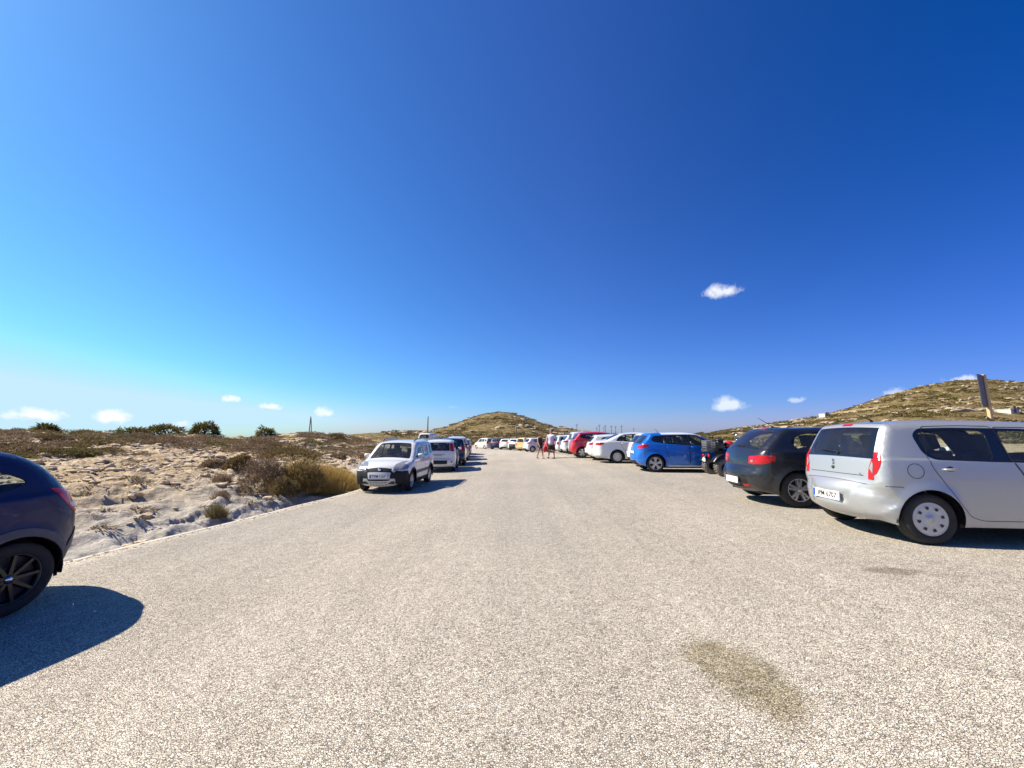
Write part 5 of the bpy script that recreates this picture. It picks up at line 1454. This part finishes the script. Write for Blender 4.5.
for k, (px, yt, Y, lb) in enumerate([(577, 424, 150, 'faint utility pole over the falling right flank of the round hill'), (597, 427, 170, 'short utility pole just right of the foot of the round hill'), (599.5, 424.5, 150, 'tall utility pole next to the short one past the hill foot'),
                       (604, 427, 190, 'small utility pole before the pair above the white sedan'), (605.6, 425, 160, 'utility pole with its crossarm touching the small one'), (611.5, 425.5, 150, 'middle utility pole over the boot of the white sedan'),
                       (615.8, 426, 165, 'utility pole over the rear glass of the white sedan'), (621.8, 425.2, 150, 'rightmost tall utility pole, over the sedan roof'), (634, 428, 190, 'last small utility pole before the bright blue hatchback')]):
    power_pole(px, yt, Y, lb, True, GP)
# survey pillar on the ridge
x, y, t = at_px(310, 428.8); z0 = float(terr(x, y)); zt = on_y(310, 416.5, y)[2]
root = empty('marker_post', (x, y, z0)); tag(root, 'thin double marker post standing on top of the left ridge', 'post')
mb = MB(); mb.tube([(-.12, 0, -.2), (-.05, 0, zt - z0)], [.06, .05], 8); mb.build('post', M['pole'], root)
mb = MB(); mb.tube([(.2, 0, -.2), (.0, 0, zt - z0 - .15)], [.06, .05], 8); mb.build('brace', M['wood'], root)
mb = MB(); mb.box((-.5, -.3, -.1), (.5, .3, .12)); mb.build('footing', M['stone'], root, bevel=.03)
# leaning sign behind the silver car
Y = 9.2
a = on_y(995, 436, Y); b_ = on_y(983, 374.5, Y)
z0 = float(terr(a[0], Y))
root = empty('road_sign', (a[0], Y, z0)); tag(root, 'dark sign seen from behind on a leaning pale wooden post', 'sign')
tp = np.array([b_[0] - a[0], 0, b_[2] - z0]); m_ = tp / tp[2]
mb = MB()
def post(y0, w, off):
    q = [m_ * zz + np.array([off, y0, 0]) for zz in (-.3, tp[2])]
    v = [];
    for c_ in q: v += [(c_[0] - w, c_[1] - w, c_[2]), (c_[0] + w, c_[1] - w, c_[2]), (c_[0] + w, c_[1] + w, c_[2]), (c_[0] - w, c_[1] + w, c_[2])]
    return v
mb.add(post(0, .034, 0), [(0, 3, 2, 1), (4, 5, 6, 7), (0, 1, 5, 4), (1, 2, 6, 5), (2, 3, 7, 6), (3, 0, 4, 7)]); mb.build('post', M['wood'], root, bevel=.008)
mb = MB(); c0 = m_ * (tp[2] - .52) + np.array([-.16, -.05, 0]); ax = math.atan2(-tp[0], tp[2])
Mx = Matrix.Translation(Vector(c0)) @ Matrix.Rotation(-ax, 4, 'Y') @ Matrix.Rotation(R(30), 4, 'Z')
mb.box((-.34, -.035, -.22), (.34, -.02, .50), M=Mx); mb.build('sign_panel', M['signback'], root)
mb = MB()
for zz in (-.25, .3): mb.box((-.2, -.015, zz), (.2, .01, zz + .05), M=Mx)
mb.build('bracket', M['pole'], root)
mb = MB(); Mb = Matrix.Translation(Vector(m_ * (tp[2] - 1.15))) @ Matrix.Rotation(R(35), 4, 'Y'); mb.box((-.22, -.075, -.03), (.26, -.048, .03), M=Mb); mb.build('cross_slat', M['pole'], root)
def house(px, py, Y, w, h_, label):
    d = ray(px, py); tt = np.linspace(60, 330, 2000); P = d[None] * tt[:, None]
    hit = np.where(P[:, 2] + CH < terr(P[:, 0], P[:, 1]))[0]
    if len(hit): X, Y = P[hit[0], 0], P[hit[0], 1]
    else: X = (px - 512) / F * Y * CP
    z0 = float(terr(X, Y))
    root = empty('small_house', (X, Y, z0)); tag(root, label, 'house', None)
    mb = MB(); mb.box((-w / 2, -2, -1), (w / 2, 2, h_)); mb.build('wall', M['wall'], root)
    mb = MB(); mb.box((-w / 2 - .1, -2.1, h_ + .01), (w / 2 + .1, 2.1, h_ + .16)); mb.build('roof', M['wall'], root)
    mb = MB(); mb.box((-.4, -2.03, 0), (.4, -1.99, 1.9)); mb.build('door', M['pole'], root)
    mb = MB(); mb.box((w * .25, -2.03, .9), (w * .25 + .7, -1.99, 1.7)); mb.build('window', M['pole'], root)
house(824, 416, 235, 2.2, 1.1, 'tiny white house on the skyline of the right hillside')
house(1007, 413, 200, 2.6, 1.0, 'white flat-roofed house in the greenery under the leaning sign')
# white van out on the dirt left of the row
sp = spec_box('white', L=4.2, H=1.95, W=1.8)
X_, Y_ = (437.5 - 512) / F * 50, 49.0
car(sp, 'white van standing alone on the dirt beyond the left row, only its roof in view', 'van', None, (0, -1), 80, 'cover', 2, .12, xy=(X_ - .3, Y_), name='parked_van', gz=.1)

# ------------------------------------------------------------------ quad bikes
M['crate'] = simple('grey_crate', (.14, .14, .145), .6)
M['quadblack'] = simple('quad_plastic', (.012, .012, .013), .35, coat=.3, var=.3)
M['quadred'] = simple('red_plastic', (.55, .015, .02), .3, coat=.5)
M['greyshell'] = simple('silver_shell', (.35, .36, .37), .25, metal=.3, coat=.7)
def rbox(mb, c, s, k=3, m=0, M_=None):
    """soft box: superellipsoid"""
    n1, n2 = 16, 10; v = []
    for j in range(n2 + 1):
        ph = -PI / 2 + PI * j / n2
        for i in range(n1):
            t = 2 * PI * i / n1
            f = lambda q: math.copysign(abs(q) ** (2 / k), q)
            p = Vector((c[0] + s[0] * f(math.cos(ph)) * f(math.cos(t)), c[1] + s[1] * f(math.cos(ph)) * f(math.sin(t)), c[2] + s[2] * f(math.sin(ph))))
            v.append(tuple(M_ @ p) if M_ is not None else tuple(p))
    f_ = [(j * n1 + i, j * n1 + (i + 1) % n1, (j + 1) * n1 + (i + 1) % n1, (j + 1) * n1 + i) for j in range(n2) for i in range(n1)]
    mb.add(v, f_, m, True)
def quad(label):
    root = empty('quad_bike'); tag(root, label, 'quad bike')
    for (x, rt, w) in ((.45, .29, .26), (1.65, .29, .20)):
        for s_ in (-1, 1):
            hub = MB(); y = s_ * (.46 if x < 1 else .44)
            hub.lathe([(0.001, s_ * .06), (.04, s_ * .06), (.05, s_ * .02), (.13, s_ * .02), (.14, s_ * .07), (.15, s_ * .07), (.15, -s_ * .06)], 20)
            wh = hub.build('wheel', M['black'], root); wh.location = (x, y, rt)
            t = MB(); h_ = w / 2
            t.lathe([(.14, -h_ * .8), (.20, -h_), (rt - .03, -h_ * .95), (rt, -h_ * .6), (rt, -h_ * .2), (rt - .014, -h_ * .15), (rt - .014, h_ * .15), (rt, h_ * .2), (rt, h_ * .6), (rt - .03, h_ * .95), (.20, h_), (.14, h_ * .8)], 36)
            for k in range(22):
                a = 2 * PI * k / 22
                Mk = Matrix.Rotation(a, 4, 'Y')
                t.box((-.018, -h_ * .9, rt - .006), (.018, -h_ * .15, rt + .010), M=Mk); t.box((-.018 + .04, h_ * .15, rt - .006), (.018 + .04, h_ * .9, rt + .010), M=Mk)
            t.build('tyre', M['dusty_plastic'], wh)
            f = MB(); v = []   # fender
            for i in range(9):
                aa = R(20 + 140 * i / 8); rr_ = rt + .09
                for yy in (y - .15, y + .15): v.append((x + rr_ * math.cos(aa), yy, rt + .04 + rr_ * math.sin(aa)))
            k0 = len(v); v += [(p[0], p[1], p[2] + .02) for p in v]
            fs = []
            for i in range(8):
                a0 = 2 * i; fs += [(a0, a0 + 1, a0 + 3, a0 + 2), (k0 + a0, k0 + a0 + 2, k0 + a0 + 3, k0 + a0 + 1), (a0, a0 + 2, k0 + a0 + 2, k0 + a0), (a0 + 1, k0 + a0 + 1, k0 + a0 + 3, a0 + 3)]
            f.add(v, fs, 0, True); f.build('fender', M['quadblack'], root)
    b = MB(); rbox(b, (1.1, 0, .48), (.62, .20, .16)); rbox(b, (1.35, 0, .68), (.30, .17, .14)); b.box((.3, -.03, .25), (1.7, .03, .31)); b.tube([(.45, -.4, .29), (.45, .4, .29)], .03, 8); b.tube([(1.65, -.4, .29), (1.65, .4, .29)], .025, 8)
    b.build('body', M['quadblack'], root)
    b = MB(); rbox(b, (.80, 0, .78), (.42, .16, .09), 2.6); b.build('seat', M['black'], root)
    b = MB(); b.tube([(1.35, 0, .75), (1.28, 0, .98)], .03, 8); b.tube([(1.18, -.38, 1.0), (1.27, -.2, 1.02), (1.28, .2, 1.02), (1.18, .38, 1.0)], .014, 8)
    hb = b.build('handlebar', M['black'], root)
    for s_ in (-1, 1):
        m = MB(); m.tube([(1.25, s_ * .25, 1.02), (1.30, s_ * .33, 1.30)], .007, 6); rbox(m, (1.30, s_ * .34, 1.33), (.025, .065, .05), 2.2); m.build('mirror', M['chrome'], root)
        m = MB(); rbox(m, (.08, s_ * .22, .66), (.035, .07, .05), 2.4); m.build('taillight', M['red_lamp'], root)
    rk = MB()
    for yy in (-.3, -.1, .1, .3): rk.tube([(.05, yy, .82), (.62, yy, .82)], .011, 6)
    for xx in (.05, .62): rk.tube([(xx, -.32, .82), (xx, .32, .82)], .011, 6)
    for yy in (-.3, .3): rk.tube([(.3, yy, .82), (.36, yy, .6)], .011, 6)
    for yy in (-.25, 0, .25): rk.tube([(1.45, yy, .84), (1.9, yy, .84)], .011, 6)
    for xx in (1.45, 1.9): rk.tube([(xx, -.28, .84), (xx, .28, .84)], .011, 6)
    rk.build('rack', M['black'], root)
    m = MB(); m.box((.0, -.10, .46), (.012, .10, .58)); m.build('license_plate', M['plate'], root)
    return root
def put(o, x, y, a, dz=0): o.location = (x, y, float(lot(x, y)) + .003 + dz); o.rotation_euler = (0, 0, R(a))
q1 = quad('black quad bike with knobbly tyres and loaded racks, between the blue and the near-black hatchback')
QX, QY = 6.62, 13.75
put(q1, QX, QY, -3)
def quad_part(q, n): return [c for c in q.children if c.name.startswith(n)]
def crate(x, y, z, a):
    mb = MB(); sx, sy, sz = .15, .20, .32
    for zz in (0, .08, .16, .24, .31):
        for (A_, B_) in (((-sx, -sy), (sx, -sy)), ((sx, -sy), (sx, sy)), ((sx, sy), (-sx, sy)), ((-sx, sy), (-sx, -sy))): mb.tube([(*A_, zz), (*B_, zz)], .010 if zz < .3 else .016, 5)
    for k in range(9):
        t = -1 + k / 4
        for (px_, py_) in ((t * sx, -sy), (t * sx, sy), (-sx, t * sy), (sx, t * sy)): mb.tube([(px_, py_, 0), (px_, py_, .31)], .008, 5)
    mb.box((-sx + .01, -sy + .01, .0), (sx - .01, sy - .01, .02))
    o = mb.build('crate', M['crate']); tag(o, 'grey wire-mesh crate strapped on the rear rack of the quad bike', 'crate'); o.location = (x, y, z); o.rotation_euler = (0, 0, R(a)); return o
crate(QX + .20, QY, float(lot(QX, QY)) + .845, -3)
def cargo(x, y, z, a):
    mb = MB(); rbox(mb, (0, 0, .17), (.13, .22, .17), 4); rbox(mb, (0, 0, .33), (.14, .23, .04), 4)
    o = mb.build('cargo_box', M['quadblack']); tag(o, 'black lidded cargo box behind the wire crate', 'cargo box'); o.location = (x, y, z); o.rotation_euler = (0, 0, R(a))
cargo(QX + .52, QY, float(lot(QX, QY)) + .86, 0)
def helmet(x, y, z, a, mt, label):
    root = empty('helmet', (x, y, z), R(a)); tag(root, label, 'helmet', 'helmets left on the quad bikes')
    mb = MB(); v = []
    n1, n2 = 20, 12
    for j in range(n2 + 1):
        ph = -PI * .28 + PI * .78 * j / n2
        for i in range(n1):
            t = 2 * PI * i / n1; v.append((.15 * math.cos(ph) * math.cos(t), .125 * math.cos(ph) * math.sin(t), .14 + .135 * math.sin(ph)))
    f = [(j * n1 + i, j * n1 + (i + 1) % n1, (j + 1) * n1 + (i + 1) % n1, (j + 1) * n1 + i) for j in range(n2) for i in range(n1)]
    mb.add(v, f, 0, True); mb.build('shell', mt, root)
    mb = MB(); v = []
    for j in range(5):
        ph = R(-14 + 34 * j / 4)
        for i in range(9):
            t = R(-62 + 124 * i / 8); v.append((.154 * math.cos(ph) * math.cos(t), .129 * math.cos(ph) * math.sin(t), .14 + .138 * math.sin(ph)))
    mb.add(v, [(j * 9 + i, j * 9 + i + 1, j * 9 + i + 10, j * 9 + i + 9) for j in range(4) for i in range(8)], 0, True); mb.build('visor', M['gloss_black'], root)
    mb = MB(); mb.lathe([(.128, 0), (.135, .02), (.128, .04)], 20, c=(0, 0, .03), axis='z'); mb.build('lower_rim', M['black'], root)
    return root
def hat(px, py, Y, mt, a, lb, sc_=1.0):
    p = on_y(px, py, Y); o = helmet(p[0], p[1], p[2], a, mt, lb); o.scale = (sc_,) * 3; return o
zq = float(lot(QX + 1, QY))
h1 = helmet(QX + .88, QY - .05, zq + .87, 180, M['quadred'], 'red helmet resting on the seat of the quad bike'); h1.scale = (1.1,) * 3
h2 = helmet(QX + 1.30, QY, zq + .92, 150, M['greyshell'], 'silver helmet resting in front of the red one on the quad bike'); h2.scale = (1.1,) * 3

# ------------------------------------------------------------------ people
def skin_mesh(name, pts, edges, mat, parent, sub=2, root_i=0):
    me = bpy.data.meshes.new(name); me.from_pydata([p[:3] for p in pts], edges, []); me.materials.append(mat)
    o = bpy.data.objects.new(name, me); COL.objects.link(o); o.parent = parent
    m = o.modifiers.new('skin', 'SKIN'); m.use_smooth_shade = True
    for i, p in enumerate(pts):
        r_ = p[3] if isinstance(p[3], (tuple, list)) else (p[3], p[3])
        me.skin_vertices[0].data[i].radius = r_; me.skin_vertices[0].data[i].use_root = (i == root_i)
    s = o.modifiers.new('sub', 'SUBSURF'); s.levels = sub; s.render_levels = sub
    return o
M['skin'] = simple('tanned_skin', (.42, .24, .15), .55, var=.08)
M['hair'] = simple('dark_hair', (.03, .02, .014), .6, var=.3)
M['lilac'] = simple('pale_lilac_cotton', (.50, .47, .62), .85, var=.06)
M['blackcloth'] = simple('black_cotton', (.014, .013, .015), .85, var=.3)
M['redcloth'] = simple('red_cloth', (.48, .02, .03), .8)
M['shoe'] = simple('dark_shoe', (.03, .028, .026), .6)
def person(px, py, H, label, phi, female=False, step=1, bag=None):
    p = on_z(px, py, 0)
    for _ in range(8): p = on_z(px, py, float(lot(p[0], p[1])))
    root = empty('person', tuple(p), R(phi)); tag(root, label, 'person', 'people walking between the rows')
    k = H / 1.78; sw = .185 if female else .215; hw = .10
    f = .20 * step; j = lambda x, y, z, r_: (x * k, y * k, z * k, (r_[0] * k, r_[1] * k) if isinstance(r_, tuple) else r_ * k)
    # x forward, y left
    P = [j(0, 0, .95, (.13, .11)), j(0, 0, 1.12, (.12, .09)), j(.01, 0, 1.32, (.15, .11)), j(0, 0, 1.45, (.12, .08)), j(.01, 0, 1.53, .055), j(.02, 0, 1.60, .07), j(.03, 0, 1.69, (.085, .10)), j(.02, 0, 1.755, .06),
         # left leg forward
         j(.01, hw, .88, .085), j(f * .75, hw, .50, .058), j(f * .75 + .0, hw, .34, .055), j(f, hw, .09, .036), j(f + .12, hw + .01, .03, (.035, .025)),
         j(-.01, -hw, .88, .085), j(-f * .25, -hw, .50, .058), j(-f * .6, -hw, .34, .055), j(-f * 1.15, -hw, .12, .036), j(-f * 1.15 + .11, -hw, .03, (.035, .025)),
         j(0, sw, 1.42, .055), j(-.07, sw + .05, 1.16, .042), j(.03, sw + .07, .92, .028), j(.06, sw + .06, .83, (.022, .035)), j(.07, sw + .055, .77, .014),
         j(0, -sw, 1.42, .055), j(.06, -sw - .05, 1.16, .042), j(.20, -sw - .06, .95, .028), j(.26, -sw - .05, .89, (.022, .035)), j(.31, -sw - .045, .85, .014)]
    E = [(0, 1), (1, 2), (2, 3), (3, 4), (4, 5), (5, 6), (6, 7), (0, 8), (8, 9), (9, 10), (10, 11), (11, 12), (0, 13), (13, 14), (14, 15), (15, 16), (16, 17), (3, 18), (18, 19), (19, 20), (20, 21), (21, 22), (3, 23), (23, 24), (24, 25), (25, 26), (26, 27)]
    body = skin_mesh('body', P, E, M['skin'], root)
    # nose, ears
    mb = MB(); rbox(mb, (.125 * k, 0, 1.675 * k), (.02, .014, .022), 2); 
    for s_ in (-1, 1): rbox(mb, (.03 * k, s_ * .092 * k, 1.68 * k), (.018, .010, .03), 2)
    mb.build('face_features', M['skin'], root)
    for s_ in (-1, 1):
        mb = MB(); rbox(mb, (.112 * k, s_ * .034 * k, 1.70 * k), (.010, .013, .008), 2); mb.build('eye', M['ink'], root)
    # fingers
    for (wx, wy, wz, dx) in ((.06, sw + .06, .83, .1), (.26, -sw - .05, .89, .6)):
        for q in range(4):
            oy = (q - 1.5) * .018
            skin_mesh('finger', [((wx + .005) * k + oy, wy * k, (wz - .03) * k, .009), ((wx + .02) * k + oy, wy * k, (wz - .075) * k, .008), ((wx + .035 + .01 * dx) * k + oy, (wy - .01) * k, (wz - .105 + .008 * abs(q - 1)) * k, .006)], [(0, 1), (1, 2)], M['skin'], root, 1)
        skin_mesh('thumb', [((wx + .02) * k, wy * k, (wz + .0) * k, .011), ((wx + .055) * k, (wy - .015) * k, (wz - .04) * k, .009), ((wx + .06) * k, (wy - .02) * k, (wz - .065) * k, .007)], [(0, 1), (1, 2)], M['skin'], root, 1)
    e = .016
    top = [j(0, 0, .80, (.24, .21)), j(0, 0, 1.0, (.23, .20)), j(0, 0, 1.14, (.20, .17)), j(.01, 0, 1.32, (.225, .18)), j(0, 0, 1.44, (.18, .14)), j(0, sw, 1.42, .10), j(-.04, sw + .03, 1.22, .085), j(0, -sw, 1.42, .10), j(.035, -sw - .03, 1.22, .085)]
    if female:
        top = [j(0, 0, .66, (.24, .20)), j(0, 0, .90, (.22, .19)), j(0, 0, 1.14, (.18, .15)), j(.01, 0, 1.32, (.21, .17)), j(0, 0, 1.44, (.17, .13))]
        skin_mesh('dress', top, [(0, 1), (1, 2), (2, 3), (3, 4)], M['blackcloth'], root)
        h_ = [j(-.03, 0, 1.48, (.10, .07)), j(-.055, 0, 1.62, (.13, .11)), j(-.03, 0, 1.72, (.14, .135)), j(-.0, 0, 1.785, .09)]
    else:
        skin_mesh('shirt', top, [(0, 1), (1, 2), (2, 3), (3, 4), (4, 5), (5, 6), (4, 7), (7, 8)], M['lilac'], root)
        skin_mesh('shorts', [j(0, 0, .93, (.20, .18)), j(.02, hw, .80, .15), j(f * .6, hw, .52, .13), j(-.02, -hw, .80, .15), j(-f * .22, -hw, .52, .13)], [(0, 1), (1, 2), (0, 3), (3, 4)], M['blackcloth'], root)
        h_ = [j(-.035, 0, 1.64, (.12, .10)), j(-.02, 0, 1.72, (.14, .14)), j(.0, 0, 1.785, .10)]
    skin_mesh('hair', h_, [(i, i + 1) for i in range(len(h_) - 1)], M['hair'], root)
    for (xx, yy, zz, a_) in ((f + .06, hw + .005, .035, 0), (-f * 1.15 + .05, -hw, .05, 15)):
        mb = MB(); rbox(mb, (xx * k, yy * k, zz * k), (.135 * k, .048 * k, .038 * k), 2.6); mb.build('shoe', M['shoe'], root)
    if bag:
        c_, s_ = math.cos(R(phi)), math.sin(R(phi))
        bx, by, bz = .30 * k, (-sw - .07) * k, .80 * k
        mb = MB(); rbox(mb, (0, 0, -.22), (.20, .09, .17), 3); mb.tube([(-.10, 0, -.08), (-.05, 0, .035), (.05, 0, .035), (.10, 0, -.08)], .011, 6)
        o = mb.build('beach_bag', M['redcloth']); tag(o, 'red bag hanging from the hand of the man in the lilac shirt', 'bag')
        o.location = (p[0] + c_ * bx - s_ * by, p[1] + s_ * bx + c_ * by, p[2] + bz); o.rotation_euler = (0, 0, R(phi))
    return root
person(540.3, 458.6, 1.66, 'woman in a short black dress walking left of the man, arms swinging', -60, True, 1)
person(551.5, 458.5, 1.82, 'man in a pale lilac shirt and black shorts walking with a red bag', -120, False, -1, bag=True)

# ------------------------------------------------------------------ camera, sun, sky
cam = bpy.data.cameras.new('camera'); co = bpy.data.objects.new('camera', cam); COL.objects.link(co); sc.camera = co
co.location = (0, 0, CH); co.rotation_euler = (PI / 2 + PITCH, 0, 0)
cam.sensor_width = 36; cam.lens = 36 * F / 1024; cam.clip_end = 6000; cam.clip_start = .05
SUN_AZ, SUN_EL = R(-80), R(43)        # azimuth from +Y towards +X
sd = Vector((math.sin(SUN_AZ) * math.cos(SUN_EL), math.cos(SUN_AZ) * math.cos(SUN_EL), math.sin(SUN_EL)))
sl = bpy.data.lights.new('sun', 'SUN'); sl.energy = 5.0; sl.angle = R(.53); sl.color = (1, .90, .74)
so = bpy.data.objects.new('sun', sl); COL.objects.link(so); so.rotation_euler = sd.to_track_quat('Z', 'Y').to_euler(); so.location = (-30, 10, 40)
w = NT('World', world=True); sc.world = w.m
sky = w.t.nodes.new('ShaderNodeTexSky'); sky.sky_type = 'NISHITA'; sky.sun_disc = False
sky.sun_elevation = SUN_EL; sky.sun_rotation = SUN_AZ
sky.altitude = 0; sky.air_density = 1.0; sky.dust_density = 0.4; sky.ozone_density = 2.0
EXPO = .97
# the phone's rendering of blue: a per-channel grade of the sky texture
ss = w.t.nodes.new('ShaderNodeSeparateColor'); w.l(sky.outputs[0], ss.inputs[0]); sj = w.t.nodes.new('ShaderNodeCombineColor')
gen = w.t.nodes.new('ShaderNodeTexCoord').outputs['Generated']
away = w.t.nodes.new('ShaderNodeVectorMath'); away.operation = 'DOT_PRODUCT'; w.l(gen, away.inputs[0]); away.inputs[1].default_value = (math.sin(R(100)), math.cos(R(100)), 0)
pos = w.math('MAXIMUM', away.outputs['Value'], 0.0)
fac_ = (w.math('MULTIPLY_ADD', pos, -.45, 1.0), w.math('MULTIPLY_ADD', away.outputs['Value'], -.32, w.math('MULTIPLY_ADD', pos, -.27, 1.0)), w.math('MULTIPLY_ADD', pos, -.33, 1.12))
for i_, (k_, p_) in enumerate(((.78, 1.34), (1.03, 1.18), (1.5, 1.05))):
    v_ = w.math('MULTIPLY', w.math('POWER', w.math('MULTIPLY', ss.outputs[i_], .1), p_), fac_[i_])
    v_ = w.math('MULTIPLY', v_, k_)
    if i_ == 0: v_ = w.math('MAXIMUM', w.math('MULTIPLY_ADD', pos, -.032, v_), .001)
    if i_ == 0: v_ = w.math('ADD', v_, w.math('MULTIPLY', w.math('MAXIMUM', w.math('SUBTRACT', w.math('MULTIPLY', ss.outputs[0], .1), .45), 0.0), .6))
    v_ = w.math('MINIMUM', v_, (.58, .85, 1.05)[i_])
    w.l(w.math('MULTIPLY', v_, 1 / (.1 * 2 ** EXPO)), sj.inputs[i_])
# clouds in the sky, by direction
tc = w.t.nodes.new('ShaderNodeTexCoord').outputs['Generated']
skyc = sj.outputs[0]
nrm = w.t.nodes.new('ShaderNodeVectorMath'); nrm.operation = 'NORMALIZE'; w.l(tc, nrm.inputs[0])
def cloud(skyc, px, py, wx, wy, amt, seed, bright=5.9):
    d = ray(px, py); d /= np.linalg.norm(d)
    right = np.cross(d, [0, 0, 1]); right /= np.linalg.norm(right); up = np.cross(right, d)
    t = np.hypot((px - 512) / F, (384 - py) / F); s = 1 / (F * math.sqrt(1 + t * t))
    def dot(v, k):
        nd = w.t.nodes.new('ShaderNodeVectorMath'); nd.operation = 'DOT_PRODUCT'; w.l(nrm.outputs[0], nd.inputs[0]); nd.inputs[1].default_value = tuple(v * k)
        return nd.outputs['Value']
    a = dot(right, 1 / (wx / 2 * s * .72)); b = dot(up, 1 / (wy / 2 * s)); c_ = dot(d, 1)
    nz = w.noise(nrm.outputs[0], 95 if wx < 45 else 60, 6, .62)
    ofs = w.t.nodes.new('ShaderNodeVectorMath'); ofs.operation = 'ADD'; w.l(nrm.outputs[0], ofs.inputs[0]); ofs.inputs[1].default_value = (seed * 1.7, seed * .9, 0)
    nz = w.noise(ofs.outputs[0], 4.2 / (wy * s) / 2.2, 6, .6)
    bb = w.math('MULTIPLY', w.math('ADD', b, .12), w.math('ADD', 1.0, w.math('MULTIPLY', w.math('LESS_THAN', b, -.12), .55)))
    e = w.math('SQRT', w.math('ADD', w.math('MULTIPLY', a, a), w.math('MULTIPLY', bb, bb)))
    m = w.math('ADD', w.math('SUBTRACT', 1.0, e), w.math('MULTIPLY_ADD', nz, 1.7, -.95))
    m = w.math('MULTIPLY', w.math('MULTIPLY', m, 1.7, clamp=True), w.math('GREATER_THAN', c_, .5))
    m = w.math('MULTIPLY', w.math('POWER', m, 1.2), amt)
    base_ = w.mix(w.math('MULTIPLY_ADD', b, .5, .55, clamp=True), tuple(x * bright for x in (.80, .86, .96)), tuple(x * bright for x in (1, 1, 1.03)))
    return w.mix(m, skyc, base_)
CL = 9.0
for (px, py, wx, wy, amt, sdd) in [(722, 291, 56, 22, .85, 1), (726, 405, 58, 22, .7, 2), (796, 400, 26, 9, .45, 3), (898, 392, 44, 12, .45, 4), (965, 379, 44, 11, .6, 5),
                              (36, 414, 70, 22, .95, 6), (113, 417, 52, 22, .95, 7), (231, 399, 26, 11, .8, 8), (270, 406.5, 36, 11, .9, 9), (325, 412, 36, 16, .9, 10), (182, 424, 30, 10, .5, 12), (452, 407, 20, 4, .12, 11)]:
    skyc = cloud(skyc, px, py, wx, wy, amt, sdd)
bg = w.t.nodes.new('ShaderNodeBackground'); w.l(skyc, bg.inputs[0]); bg.inputs[1].default_value = .1
wo = w.t.nodes.new('ShaderNodeOutputWorld'); w.l(bg.outputs[0], wo.inputs[0])
vs = sc.view_settings; vs.view_transform = 'Standard'; vs.look = 'None'; vs.gamma = 1; vs.exposure = EXPO; vs.use_curve_mapping = False
sc.render.engine = 'CYCLES'; sc.cycles.use_denoising = True; sc.cycles.max_bounces = 6; sc.cycles.transparent_max_bounces = 16
